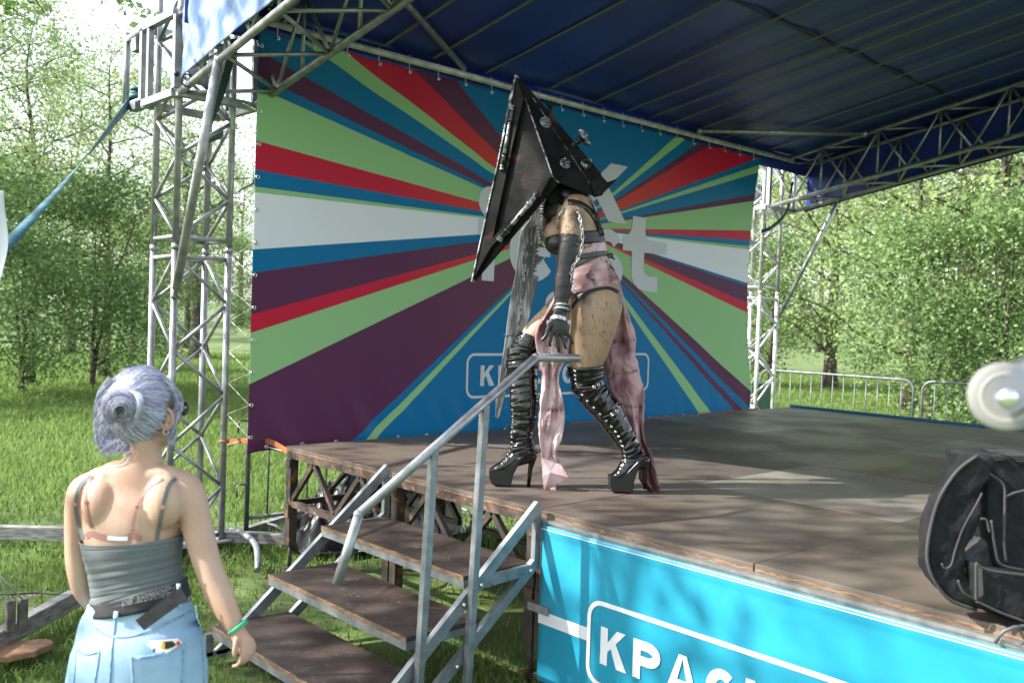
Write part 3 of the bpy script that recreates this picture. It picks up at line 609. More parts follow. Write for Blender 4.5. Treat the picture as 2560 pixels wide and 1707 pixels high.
single('bent_tube_foot', b, M['galv'], 'bent galvanised tube foot in the grass beside the left tower base', 'barrier foot', P_[2])
b = MB(); b.bar((.2, .95, .03), (1.1, 1.35, .03), .06, .08); single('timber_plank', b, M['wood_grey'], 'weathered plank on the grass behind the crowd barrier and stage corner', 'plank', (.2, .95, 0))
b = MB(); b.box(7.55, 7.95, 1.05, 1.35, .0, 1.0); b.mi = 1; b.box(7.53, 7.97, 1.03, 1.37, 1.0, 1.03)
single('utility_bin', b, [mat('green plastic', (.02, .10, .05), .5), mat('green lid', (.015, .07, .04), .5)], 'dark green bin standing behind the right tower', 'bin', (7.7, 1.2, 0), mods=[('bevel', .02, 2)])
# ================================================================ PLASTIC SHEET HEAP UNDER THE STAGE
def heap(cx_, cy_, lx, ly, hh, seed, name, m, label, nseg=110):
    b = MB()
    def f(u, v):
        a = (u*2-1); c = (v*2-1); p = Vector((a*lx, c*ly, 0)); ed = max(0, 1-(a*a+c*c)**1.5)
        q = Vector((a*2.2+seed, c*2.2, seed)); fold = noise.turbulence(q, 4, True); h = hh*1.3*ed**.4*(.35+.55*(1-abs(noise.noise(q*1.3)))**3+.35*(1-2*abs(noise.noise(q*2.9+Vector((4, 4, 4)))))**2*.8)
        sw = Vector((noise.noise(q*1.7), noise.noise(q*1.7+Vector((9, 0, 0))), 0))*.14*ed
        rr = 1-.18*noise.noise(Vector((a*1.5, c*1.5, seed+5)))
        return Vector((cx_, cy_, .03+h))+p*rr*(.75+.25*(1-abs(a*c)))+sw
    b.grid(f, nseg, nseg//2); return b
hm = mat('black white sheeting', (.012, .012, .014), .42, c2=(.6, .61, .63), vs=1.5, lo=.50, hi=.53, spec=.6)
single('plastic_sheet', heap(1.05, .28, .80, .40, .36, 3.1, '', 0, ''), hm, 'crumpled black and white plastic sheet heaped on the grass under the stage', 'plastic sheet', (.8, .3, 0), mods=[('solid', .003)])
# ================================================================ BAG ON STAGE
def K(px, py, dep=3.15): return atd(px, py, dep)
def slab(mb, pts, d0, d1, n=None):              # outline traced at real depth, extruded away from the viewer
    P0 = [atd(x, y, d0) for x, y in pts]; mb.prism(P0, -BK*(d1-d0))
bag = root('equipment_bag', onz(2480, 1545, S), 'black padded soft equipment bag lying open on the stage floor at right', 'bag')
M['cordura'] = mat('black bag fabric', (.009, .0095, .011), .85, c2=(.016, .0165, .019), vs=18, bump=.35, bs=260, spec=.25)
M['piping'] = mat('worn grey piping', (.045, .045, .045), .8, c2=(.045, .045, .045), vs=40)
out_ = [(2446, 1137), (2430, 1143), (2393, 1177), (2346, 1250), (2324, 1328), (2319, 1400), (2341, 1458), (2374, 1497), (2441, 1524), (2470, 1520), (2440, 1480), (2418, 1440), (2412, 1400), (2430, 1350), (2462, 1300), (2472, 1240), (2478, 1180)]
b = MB(); slab(b, [(2446, 1137), (2430, 1143), (2393, 1177), (2346, 1250), (2324, 1328), (2319, 1400), (2341, 1458), (2374, 1497), (2441, 1524), (2470, 1522), (2437, 1480), (2412, 1425), (2420, 1372), (2447, 1305), (2456, 1262), (2444, 1228), (2420, 1262), (2385, 1340), (2362, 1400), (2355, 1415), (2362, 1390), (2380, 1335), (2415, 1260), (2450, 1222), (2475, 1200), (2478, 1160)], 3.08, 3.17)
o = b.build('front_flap', M['cordura'], bag, mods=[('remesh', .007), ('smooth', 6), ('disp', .02, .07)])
b = MB(); slab(b, [(2452, 1142), (2470, 1140), (2600, 1142), (2640, 1400), (2640, 1590), (2560, 1575), (2480, 1530), (2500, 1430), (2492, 1400), (2470, 1290), (2466, 1200)], 3.12, 3.40)
b.build('main_body', M['cordura'], bag, mods=[('remesh', .009), ('smooth', 4), ('disp', .015, .09)])
b = MB(); slab(b, [(2400, 1400), (2480, 1345), (2520, 1420), (2490, 1470), (2430, 1440)], 3.16, 3.4); b.build('inner_lining', mat('grey lining', (.05, .05, .055), .6, bump=.2, bs=30), bag, mods=[('remesh', .008), ('smooth', 4), ('disp', .02, .05)])
b = MB(); slab(b, [(2439, 1407), (2470, 1424), (2552, 1434), (2600, 1436), (2610, 1575), (2558, 1552), (2500, 1532), (2441, 1502)], 3.03, 3.11); b.build('side_pocket', M['cordura'], bag, mods=[('remesh', .006), ('smooth', 5), ('disp', .012, .06)])
b = MB()
def pipe2(pts, d, r=.0045): b.tube([atd(p[0], p[1], d) for p in crv(pts, 24)], r, 8)
pipe2([(2446, 1137), (2393, 1177), (2346, 1250), (2322, 1340), (2319, 1405), (2341, 1460), (2378, 1500), (2441, 1524)], 3.075, .006)
pipe2([(2452, 1145), (2470, 1180), (2508, 1210), (2512, 1260), (2510, 1350), (2516, 1405)], 3.09); pipe2([(2516, 1240), (2535, 1232), (2570, 1222), (2610, 1200)], 3.09)
pipe2([(2455, 1232), (2440, 1262), (2408, 1320), (2388, 1375), (2378, 1412), (2362, 1420), (2354, 1408)], 3.07, .0035); pipe2([(2478, 1300), (2488, 1370), (2503, 1410), (2560, 1425)], 3.07)
pipe2([(2452, 1296), (2466, 1300), (2474, 1330)], 3.07); pipe2([(2439, 1407), (2470, 1424), (2552, 1436), (2600, 1438)], 3.02); pipe2([(2441, 1502), (2500, 1530), (2560, 1552)], 3.02); pipe2([(2440, 1410), (2440, 1500)], 3.02)
pipe2([(2395, 1450), (2410, 1480), (2440, 1500)], 3.06)
b.build('piping', M['piping'], bag)
b = MB(); b.add([atd(x, y, 3.015) for x, y in ((2444, 1415), (2456, 1422), (2458, 1486), (2446, 1494))], [(0, 1, 2, 3)]); b.build('hook_patch', mat('grey velcro', (.075, .07, .07), .95, bump=.5, bs=400), bag)
b = MB(); slab(b, [(2480, 1139), (2510, 1140), (2512, 1150), (2490, 1152)], 3.11, 3.2); slab(b, [(2522, 1139), (2600, 1139), (2600, 1156), (2545, 1156)], 3.11, 3.3); b.build('velcro_strip', mat('black velcro', (.022, .022, .024), .98, bump=.6, bs=500), bag)
b = MB(); b.tube([tuple(onx(x, y, -.05)) for x, y in ((2488, 1606), (2497, 1590))]+[tuple(onz(x, y, S+.012)) for x, y in ((2510, 1577), (2535, 1567), (2560, 1563), (2620, 1566))], .006, 8)
single('grey_cable', b, mat('grey cable', (.12, .12, .12), .5), 'grey cable bending over the stage edge beside the black bag', 'cable', onz(2530, 1568, S))
# ================================================================ CASTER AT THE RIGHT, CLOSE TO THE CAMERA
tq = root('equipment_trolley', (CAM[0]+1.6, CAM[1]+.3, 0), 'white rubber caster wheel with steel fork, close to the camera at right', 'trolley')
wc = atd(2514, 991, 1.36); ax = (BK*.93-RT*.36).normalized(); ux = ax.cross(UP).normalized(); uy = ax.cross(ux)
def wheel_ring(prof, n=48): return [[wc+ax*a+(ux*math.cos(2*math.pi*k/n)+uy*math.sin(2*math.pi*k/n))*r_ for k in range(n)] for a, r_ in prof]
b = MB(); b.loft(wheel_ring([(-.016, .034), (-.016, .046), (-.011, .0505), (.011, .0505), (.016, .046), (.016, .034)])); wh = b.build('wheel', mat('grey white rubber', (.24, .24, .225), .65), tq)
b = MB(); b.loft(wheel_ring([(-.017, .001), (-.017, .036), (.0165, .036), (.0175, .034), (.014, .031), (.0145, .018), (.019, .016), (.020, .001)])); b.build('hub', mat('white plastic hub', (.42, .43, .43), .5), wh)
b = MB(); up2 = (UP*.72+RT*.9).normalized()
for s_ in (-.027, .027):
    c0 = wc+ax*s_; pl = []
    sd2 = ax.cross(up2).normalized()
    for q in range(9): t_ = math.pi*(q/8); pl.append(c0-up2*.022*math.sin(t_)+sd2*.022*math.cos(t_))
    pl += [c0+up2*.09-sd2*.03, c0+up2*.09+sd2*.03]; b.prism(pl, ax*.003)
b.bar(wc+up2*.09-ax*.03, wc+up2*.09+ax*.03, .06, .004, up=up2); b.build('fork', M['alu'], tq)
b = MB(); b.tube([wc-ax*.034, wc+ax*.034], .012, 16); b.sphere(wc+ax*.034, (.015, .015, .007), 18, 8, (RT, UP, BK)); b.build('axle_bolt', M['eyelet'], tq)
b = MB(); j = wc+up2*.10+RT*.03; b.bar(wc+up2*.093, j+RT*.04, .05, .012, up=up2); b.tube([j+RT*.03, j+RT*.30-UP*.02, Vector((j+RT*.34).to_tuple()[:2]+(1.0,)), Vector((j+RT*.34).to_tuple()[:2]+(.0,))], .02, 12); b.build('frame', M['galv'], tq)
# white cloth at the left edge
fl = root('white_flag', atd(-60, 1500, 3.9), 'white cloth hanging at the extreme left edge of the picture', 'flag')
fb = Vector(fl.location); fb.z = 0; fl.location = fb
b = MB(); b.grid(lambda u, v: atd(-120+133*u-4*math.sin(v*7), 478+218*v, 3.9)+BK*.02*math.sin(u*9+v*5), 24, 24); b.build('cloth', M['white'], fl, mods=[('solid', .002)])
b = MB(); p = atd(-120, 470, 3.9); b.tube([(p.x, p.y, 0), (p.x, p.y, p.z+.05)], .015, 10); b.build('pole', M['alu'], fl)
# ================================================================ TREES
BARK = mat('bark', (.085, .07, .055), .9, c2=(.045, .037, .03), vs=9, bump=.6, bs=18, stretch=(1, 1, .25))
LF = [leaf_mat('leaves mid', (.13, .225, .065), (.33, .43, .17), .5, .45), leaf_mat('leaves yellow green', (.18, .27, .10), (.38, .46, .22), .5, .5), leaf_mat('leaves deep', (.07, .145, .045), (.20, .295, .11), .5, .4)]
def leaf_mesh(C_, size, name, m, rng, flat=.0):
    n = len(C_); d = rng.normal(size=(n, 3)); d[:, 2] *= .8; d /= np.linalg.norm(d, axis=1)[:, None]; e = rng.normal(size=(n, 3)); e = np.cross(d, e); e /= np.linalg.norm(e, axis=1)[:, None]
    s_ = (size*(.6+.8*rng.random(n)))[:, None]; w_ = s_*.36
    V = np.stack([C_-d*s_*.5, C_+e*w_-d*s_*.05, C_+d*s_*.5, C_-e*w_-d*s_*.05], 1)
    me = bpy.data.meshes.new(name); me.vertices.add(n*4); me.vertices.foreach_set('co', V.ravel()); me.loops.add(n*4); me.loops.foreach_set('vertex_index', np.arange(n*4, dtype=np.int32))
    me.polygons.add(n); me.polygons.foreach_set('loop_start', np.arange(0, n*4, 4, dtype=np.int32)); me.update(calc_edges=True); me.materials.append(m)
    o = bpy.data.objects.new(name, me); col.objects.link(o); return o
def make_tree(seed, h, tr, cb, cr, nlimb, sub, per, size, m, label, cat='tree', name='tree', spread=.42, lean=0, cs=None, top=.62, group=None, stems=1):
    """trunk with limbs; leaf clumps spread along secondary twigs. cb = crown base, cr = crown radius"""
    rng = np.random.default_rng(seed); rd = random.Random(seed)
    r = root(name, (0, 0, 0), label, cat, group); wood = MB(); cl = []
    for s_ in range(stems):
        a0 = rd.random()*6.28; lx, ly = lean*h*math.cos(a0)+(s_ and rd.uniform(-.6, .6)*cr*.6), lean*h*math.sin(a0)+(s_ and rd.uniform(-.6, .6)*cr*.6)
        tp = [Vector((lx*(t**1.5)+.05*h*noise.noise(Vector((t*3, seed+s_, 0)))*t, ly*(t**1.5)+.05*h*noise.noise(Vector((t*3, 0, seed+s_)))*t, h*.93*t)) for t in [k/14 for k in range(15)]]
        if not s_: tp[0].z = -.1
        wood.tube(tp, [tr*(1-.93*(k/14)**.8)*(1.35 if k == 0 else 1)/(1 if stems == 1 else 1.5) for k in range(15)], 9)
        for i in range(nlimb//stems):
            t = cb/h+(1-cb/h)*(i+.5)/(nlimb//stems); k = min(13, int(t*14)); p = tp[k].lerp(tp[k+1], t*14-k)
            az = i*2.4+rd.uniform(-.5, .5)+seed; f = (t-cb/h)/(1-cb/h); R_ = cr*(math.sin(math.pi*(.12+.80*f))**.7)*rd.uniform(.7, 1.15)
            up = R_*rd.uniform(.25, .75)*(1-f*.3)
            q = p+Vector((math.cos(az)*R_, math.sin(az)*R_, up)); mid = p.lerp(q, .5)+Vector((rd.uniform(-.1, .1)*R_, rd.uniform(-.1, .1)*R_, rd.uniform(-.05, .15)*R_))
            pts = [Vector(v) for v in crv([tuple(p), tuple(mid), tuple(q)], 8)]; r0 = tr*.26*(1-f*.6)/(1 if stems == 1 else 1.4)
            wood.tube(pts, [r0*(1-.88*j/7) for j in range(8)], 6)
            for j in range(sub):
                u = .25+.75*(j+rd.random())/sub; jj = min(6, int(u*7)); b0 = pts[jj].lerp(pts[jj+1], u*7-jj); L_ = R_*.5*rd.uniform(.5, 1.1)*(1.25-u*.5)
                dv = Vector((rd.gauss(0, 1), rd.gauss(0, 1), rd.gauss(.1, .7))).normalized()*L_; b1 = b0+dv; wood.tube([b0, b0.lerp(b1, .5)+Vector((0, 0, .06*L_)), b1], [r0*.3, r0*.2, r0*.06], 5)
                for c_ in (b1, b0.lerp(b1, .55), b0.lerp(b1, .8)+Vector((rd.gauss(0, .15), rd.gauss(0, .15), rd.gauss(0, .15)))):
                    cl.append((c_, rd.uniform(.5, 1.2)))
    cc = np.array([tuple(c[0]) for c in cl]); cw = np.array([c[1] for c in cl]); idx = np.repeat(np.arange(len(cl)), (per*cw).astype(int))
    C_ = cc[idx]+rng.normal(size=(len(idx), 3))*(spread*cw[idx])[:, None]*np.array([1, 1, .75])
    keep = C_[:, 2] > (cb*.55 if cb > 1 else .05); C_ = C_[keep]
    wood.build('trunk', BARK, r); cr_ = leaf_mesh(C_, size, 'crown', m, rng); cr_.parent = r
    return r, len(C_)
def place(r, px, dist, rz=0, sc=1.0, label=None, group=None, first=False, sink=0):
    c = r if first else copy_tree(r)
    d = ray(px, 712+.0358*(px+884)); d[2] = 0; d = d/np.linalg.norm(d); p = CAM+d*dist
    c.location = (p[0], p[1], gz(p[0], p[1])-.05-sink); c.rotation_euler = (0, 0, rz); c.scale = (sc, sc, sc)
    if label: c['label'] = label
    if group: c['group'] = group
    return c
GT = 'trees growing round the lawn'
tall, n1 = make_tree(11, 10.5, .17, 2.6, 2.5, 22, 6, 34, .082, LF[1], 'tall airy tree with slim dark trunk at the far left edge', spread=.34)
bush, n2 = make_tree(23, 5.2, .10, .3, 2.5, 26, 5, 46, .088, LF[2], 'dense dark green bush under the tall trees at far left', 'bush', 'bush', spread=.36, stems=3)
wide, n3 = make_tree(37, 9.5, .22, 1.0, 3.8, 30, 6, 35, .09, LF[0], 'broad mid green tree filling the right edge of the picture', spread=.46)
will, n4 = make_tree(41, 9.0, .30, 3.2, 3.2, 16, 5, 36, .085, LF[1], 'leaning thick trunked tree seen through the left tower', spread=.36, lean=.16)
print('leaves', n1, n2, n3, n4)
P_ = place
P_(tall, 75, 22, 0, .80, first=True); P_(tall, 265, 24, 1.9, .80, 'tall airy tree with a dark trunk left of the tower, above the bushes')
P_(tall, -90, 21, 4.0, .85, 'tall pale green tree cut by the left picture edge'); P_(tall, 180, 34, 3.0, .95, 'slim tree standing between the two tall trees at left, farther off')
P_(tall, 470, 40, 5.0, .9, 'pale distant tree seen through the left tower')
P_(bush, 60, 20, 0, .80, first=True); P_(bush, 235, 21.5, 2.1, .84, 'dark green bush behind the woman with the hair bun'); P_(bush, -90, 18, 4, .8, 'dark bush cut by the left picture edge')
P_(bush, 330, 27, 1.0, .8, 'smaller bush between the woman and the left tower'); P_(bush, 395, 48, 3.0, 1.1, 'distant bush low behind the left tower'); P_(bush, 570, 52, .5, 1.1, 'distant bush between tower and backdrop')
P_(will, 500, 33, 1.2, 1.05, first=True)
P_(wide, 2500, 20, 0, 1.0, first=True); P_(wide, 2280, 23, 1.3, .95, 'broad bright green tree left of the one at the right edge'); P_(wide, 2080, 29, 2.9, 1.0, 'light green tree behind the knee brace right of the tower')
P_(wide, 2720, 22, 4.1, 1.15, 'large tree beyond the right picture edge showing its left side'); P_(wide, 2400, 33, 5.2, 1.35, 'taller tree behind the two broad trees at right'); P_(wide, 1900, 36, .8, 1.0, 'tree seen through the right lattice tower')
P_(bush, 1930, 28, 2.6, .85, 'dark bush low behind the right lattice tower'); P_(bush, 2330, 18.5, 1.2, .72, 'leafy bush behind the two crowd barriers'); P_(bush, 2520, 17.5, 3.9, .8, 'leafy bush behind the white caster wheel')
for i, (px, d, s_) in enumerate(((20, 75, 1.3), (180, 82, 1.2), (330, 70, 1.1), (470, 80, 1.2), (600, 75, 1.3), (1880, 70, 1.3), (2050, 62, 1.2), (2220, 70, 1.4), (2420, 50, 1.4), (2620, 55, 1.5), (-120, 60, 1.2))):
    P_(wide, px, d, i*1.1, s_, ('%s tree from the left in the far woodland belt left of the backdrop' % ['second', 'third', 'fourth', 'fifth', 'sixth'][i] if i < 5 else 'leftmost tree of the far woodland belt, at the left picture edge' if px < 0 else '%s tree from the right tower in the far woodland belt' % ['first', 'second', 'third', 'fourth', 'fifth'][i-5]), 'far trees in the belt behind the lawn')
# shade trees left of the camera: their crowns dapple the stage front
shade, n5 = make_tree(53, 9.6, .20, 4.0, 3.3, 19, 4, 20, .12, LF[0], 'tall tree left of the picture whose branches dapple the stage with shade', spread=.36)
shade.location = (-6.9, 1.5, 0)
c = copy_tree(shade); c.location = (-12.5, 12.5, 0); c.rotation_euler = (0, 0, 2); c['label'] = 'tall tree left of the picture shading the lawn'
c = copy_tree(shade); c.location = (-9.2, 4.9, 0); c.rotation_euler = (0, 0, 1.1); c.scale = (.95,)*3; c['label'] = 'nearer tree left of the picture shading the grass by the steps'
c = copy_tree(shade); c.location = (-15, 2.2, 0); c.rotation_euler = (0, 0, 4); c.scale = (1.1,)*3; c['label'] = 'farther tree left of the picture behind the shading tree'
# twigs hanging into the top left corner
rng = np.random.default_rng(5)
tw = MB(); cs_ = []
for (x, y, n_) in ((25, 25, 70), (60, -15, 60), (300, 8, 40), (345, 30, 16), (640, -2, 60), (10, 55, 25), (120, 45, 14), (760, 2, 26)):
    if x > 700: continue
    p = atd(x, y, 6.0); tw.tube([p, p+Vector((-.25, .05, .35)), p+Vector((-.9, .3, 1.0))], [.003, .006, .012], 5)
    cs_.append(np.array(tuple(p))+rng.normal(size=(n_, 3))*np.array([.07, .07, .06])+np.array([0, 0, .03]))
tr_ = root('hanging_twigs', atd(60, -40, 6.0), 'leafy twigs hanging into the top left corner of the picture', 'branch')
tw.build('twig', BARK, tr_); o = leaf_mesh(np.concatenate(cs_)-np.array(tuple(tr_.location)), .05, 'leaves', LF[0], rng); o.parent = tr_
# ================================================================ PEOPLE: helpers
from mathutils.bvhtree import BVHTree
class Fig:
    """a figure laid out in the plane facing the viewer; w is metres toward the viewer"""
    def __init__(s, dep): s.dep = dep
    def P(s, x, y, w=0): return atd(x, y, s.dep-w)
    def px(s, w=0): return (s.dep-w)/FPX
    def limb(s, mb, pts, n=None, seg=24, cap=True, grow=0, wr=0, wf=30, seed=0):
        """pts: (x, y, w, half width in photo pixels, half depth in metres)"""
        n = n or max(6, len(pts)*5); C_ = crv(pts, n)
        q0 = len(mb.v); mb.tube([s.P(c[0], c[1], c[2]) for c in C_], [(c[3]*s.px(c[2])+grow, c[4]+grow) for c in C_], seg, cap, ref=tuple(BK))
        if wr:
            for i in range(q0, len(mb.v)):
                k, j = divmod(i-q0, seg); v = Vector(mb.v[i]); c = s.P(*C_[k][:3]); d = (v-c)
                q = Vector((k*wf/n+.6*math.sin(j*6.283/seg*1.0+seed), j*6.283/seg*.5+seed, seed)); amp = wr(k/n) if callable(wr) else wr
                mb.v[i] = tuple(v+d.normalized()*amp*(noise.noise(q)+.5*noise.noise(q*2.3)))
        return mb
def bvh_of(*objs):
    V = []; F = []
    dg = bpy.context.evaluated_depsgraph_get()
    for o in objs:
        e = o.evaluated_get(dg); me = e.to_mesh(); b = len(V); mwx = Matrix.Translation(wloc(o)); V += [mwx @ v.co for v in me.vertices]; F += [[b+i for i in p.vertices] for p in me.polygons]; e.to_mesh_clear()
    return BVHTree.FromPolygons(V, F)
def surf(bv, fig, x, y, off=.002, fall=0.1):
    a = fig.P(x, y, .8); d = (fig.P(x, y, -.8)-a).normalized(); h = bv.ray_cast(a, d)
    if h[0] is None: return fig.P(x, y, fall)
    return h[0]-d*off
def strip(mb, bv, fig, pts, wpx, off=.002, n=16, both=True):
    """thin band laid along a surface"""
    C_ = crv(pts, n); L_ = []
    for k, c in enumerate(C_):
        a = C_[max(0, k-1)]; e = C_[min(n-1, k+1)]; t = np.array([e[0]-a[0], e[1]-a[1]]); t = t/(np.linalg.norm(t)+1e-9); nn = np.array([-t[1], t[0]])*wpx/2
        L_ += [surf(bv, fig, c[0]-nn[0], c[1]-nn[1], off), surf(bv, fig, c[0]+nn[0], c[1]+nn[1], off)]
    mb.add(L_, [(2*k, 2*k+1, 2*k+3, 2*k+2) for k in range(n-1)], True); return mb
def line(mb, bv, fig, pts, r=.001, off=.0005, n=10): mb.tube([surf(bv, fig, c[0], c[1], off) for c in crv(pts, n)], r, 5); return mb
Z3 = lambda x, y: (1100+x/2.613, 150+y/2.613)
Z4 = lambda x, y: (1150+x/2.489, 650+y/2.489)
# ================================================================ PERFORMER
f = Fig(5.26)
foot = onz(1420, 1225, S)
pf = root('person', foot, 'person on stage in black thigh boots, stained corset and huge angular dark mask', 'person')
M['skin_tan'] = mat('painted tan skin', (.37, .255, .16), .5, c2=(.30, .20, .125), vs=5, c3=(.06, .045, .04), v3=3.2, t3=.575, sss=.05)
M['gloss'] = mat('black patent leather', (.003, .003, .0035), .12, coat=.35, bump=.12, bs=45, spec=.5)
M['leather'] = mat('black leather', (.012, .012, .013), .38, bump=.2, bs=60)
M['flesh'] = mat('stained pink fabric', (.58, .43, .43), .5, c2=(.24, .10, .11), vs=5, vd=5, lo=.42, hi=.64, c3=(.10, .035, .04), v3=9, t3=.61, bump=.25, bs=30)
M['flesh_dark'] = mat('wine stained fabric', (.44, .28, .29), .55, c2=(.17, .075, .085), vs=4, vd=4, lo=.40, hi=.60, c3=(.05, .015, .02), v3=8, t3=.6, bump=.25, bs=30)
M['stitch'] = mat('black stitching', (.008, .007, .007), .6)
M['rustmetal'] = mat('blackened metal', (.004, .004, .0045), .62, .0, c2=(.011, .0105, .0105), vs=9, vd=5, c3=(.055, .02, .015), v3=5.5, t3=.60, bump=.25, bs=38, spec=.12)
M['worn'] = mat('worn steel edge', (.26, .28, .28), .4, .7, c2=(.035, .035, .035), vs=26, vd=4, lo=.44, hi=.56, bump=.4, bs=60)
M['blade'] = mat('scuffed grey blade', (.07, .074, .078), .5, .4, c2=(.27, .29, .30), vs=7, vd=6, lo=.44, hi=.62, c3=(.17, .07, .05), v3=6, t3=.66, bump=.4, bs=30, stretch=(3, 3, .7))
b = MB()
f.limb(b, [(1440, 785, 0, 60, .12), (1476, 742, 0, 74, .168), (1467, 700, 0, 70, .165), (1459, 650, 0, 56, .128), (1450, 612, 0, 60, .135), (1437, 578, 0, 60, .15), (1436, 540, 0, 56, .165), (1440, 505, 0, 42, .14), (1440, 482, 0, 27, .075), (1428, 440, 0, 24, .055), (1415, 410, 0, 26, .06)], 50, 28)
b.sphere(f.P(1400, 385, 0), (.085, .075, .11), 20, 12, (RT, BK, UP))
f.limb(b, [(1490, 715, .07, 56, .095), (1490, 762, .09, 66, .122), (1484, 812, .10, 59, .120), (1472, 870, .09, 52, .105), (1465, 912, .08, 43, .090), (1471, 957, .075, 33, .065), (1513, 1012, .07, 27, .05), (1545, 1070, .06, 22, .045), (1578, 1125, .06, 16, .032), (1572, 1155, .06, 12, .025)], 60)
f.limb(b, [(1450, 735, -.08, 55, .09), (1425, 765, -.09, 50, .10), (1385, 800, -.09, 42, .095), (1345, 835, -.07, 37, .085), (1315, 875, -.05, 32, .075), (1308, 907, -.04, 29, .065), (1310, 1000, -.02, 24, .05), (1305, 1080, -.01, 19, .038), (1312, 1120, -.01, 13, .025)], 60)
f.limb(b, [(1436, 505, .10, 24, .05), (1432, 530, .19, 29, .062), (1428, 575, .225, 27, .058), (1420, 630, .235, 23, .048), (1413, 672, .24, 20, .042), (1408, 710, .25, 20, .04), (1402, 762, .26, 14, .028), (1400, 800, .27, 13, .02)], 40)
f.limb(b, [(1430, 515, -.10, 24, .05), (1420, 535, -.19, 27, .058), (1395, 575, -.25, 23, .048), (1375, 608, -.28, 19, .042), (1366, 570, -.28, 18, .036), (1364, 530, -.275, 13, .028)], 36)
b.sphere(f.P(1390, 583, .075), (.068, .07, .07), 18, 12, (RT, BK, UP)); b.sphere(f.P(1390, 583, -.075), (.068, .07, .07), 18, 12, (RT, BK, UP))
body = b.build('body', M['skin_tan'], pf, mods=[('remesh', .007), ('smooth', 5)])
# bodice, band and straps
b = MB(); f.limb(b, [(1446, 602, 0, 65, .146), (1450, 618, 0, 64, .142), (1459, 650, 0, 62, .137), (1463, 680, 0, 69, .152), (1468, 712, 0, 80, .176), (1472, 742, 0, 79, .176), (1455, 775, 0, 62, .14)], 46, 48, False, wr=lambda t: .006, wf=14, seed=2)
corset = b.build('corset', M['flesh'], pf, mods=[('solid', .004), ('subsurf', 1)])
b = MB(); f.limb(b, [(1443, 587, 0, 66, .158), (1447, 618, 0, 68, .155)], 8, 40, True)
for s_ in (.08, -.08): b.sphere(f.P(1394, 607, s_), (.073, .078, .070), 22, 14, (RT, BK, UP))
top = b.build('bra_top', M['leather'], pf, mods=[('remesh', .006), ('smooth', 4)])
bv = bvh_of(body)
b = MB(); strip(b, bv, f, [(1496, 606), (1500, 580), (1488, 545), (1468, 520), (1443, 507), (1420, 505)], 13, .006, 26); strip(b, bv, f, [(1508, 590), (1500, 560), (1486, 515), (1474, 495)], 6, .006, 16); b.build('harness_strap', M['leather'], pf, mods=[('solid', .004)])
b = MB(); f.limb(b, [(1392, 548, 0, 34, .09), (1400, 520, 0, 40, .09), (1418, 492, 0, 44, .085), (1425, 465, 0, 42, .08), (1420, 430, 0, 44, .08)], 22, 26, True, wr=.01, wf=12, seed=4); b.build('hood', M['black'], pf, mods=[('remesh', .008), ('smooth', 3)])
b = MB(); f.limb(b, [(1455, 640, 0, 66, .143), (1457, 652, 0, 66, .143)], 5, 44, False, wr=.004, wf=20); f.limb(b, [(1452, 655, 0, 66, .144), (1456, 664, 0, 66, .145)], 5, 44, False); b.build('waist_belt', mat('grey leather wrap', (.06, .065, .065), .45, bump=.4, bs=40), pf, mods=[('solid', .006)])
bvc = bvh_of(corset, body)
b = MB(); rd = random.Random(4)
def stitches(path, n, ln=7, amp=3, bvx=None):
    C_ = crv([Z4(*p) if p[0] < 1160 else p for p in path], n*2)
    for k in range(n):
        c = C_[2*k]; d = np.array(C_[2*k+1][:2])-np.array(c[:2]); d = d/(np.linalg.norm(d)+1e-6); nn = np.array([-d[1], d[0]])
        a0 = rd.uniform(-.6, .6); v = nn*ln/2+d*a0*ln/2; line(b, bvx or bvc, f, [tuple(np.array(c)-v), tuple(np.array(c)+v)], .0011, .002, 4)
        if k % 2: v2 = nn*ln/2-d*a0*ln/2; line(b, bvx or bvc, f, [tuple(np.array(c)-v2), tuple(np.array(c)+v2)], .0011, .002, 4)
stitches([(925, 30), (935, 80), (940, 150)], 11, 9); stitches([(805, 60), (825, 110), (845, 165)], 9, 9); stitches([(700, 245), (780, 200), (850, 175)], 8, 8); stitches([(740, 5), (820, -10), (900, -25)], 10, 6); stitches([(615, 160), (600, 230)], 4, 7)
b.build('corset_stitching', M['stitch'], corset)
b = MB(); strip(b, bvc, f, [Z4(690, 300), Z4(730, 250), Z4(790, 205), Z4(850, 182), Z4(930, 175), Z4(985, 200)], 7, .004, 26); b.build('leg_hem', M['black'], corset, mods=[('solid', .005)])
# painted scratches on the thigh and arm
b = MB()
for _ in range(46):
    x, y = rd.uniform(735, 945), rd.uniform(250, 470) if rd.random() < .75 else rd.uniform(470, 620); l = rd.uniform(14, 34); a0 = rd.gauss(1.5, .5); cu = rd.uniform(-7, 7)
    p0, p1 = Z4(x, y), Z4(x+l*math.cos(a0), y+l*math.sin(a0)); m_ = ((p0[0]+p1[0])/2+cu*.5, (p0[1]+p1[1])/2); line(b, bv, f, [p0, m_, p1], .0008, .0008, 6)
for _ in range(44):
    x, y = rd.uniform(800, 910), rd.uniform(985, 1140); l = rd.uniform(10, 34); a0 = rd.gauss(.9, .6); p0, p1 = Z3(x, y), Z3(x+l*math.cos(a0), y+l*math.sin(a0)); m_ = ((p0[0]+p1[0])/2+rd.uniform(-2, 2), (p0[1]+p1[1])/2); line(b, bv, f, [p0, m_, p1], .0007, .0008, 6)
b.build('painted_scratches', M['stitch'], pf)
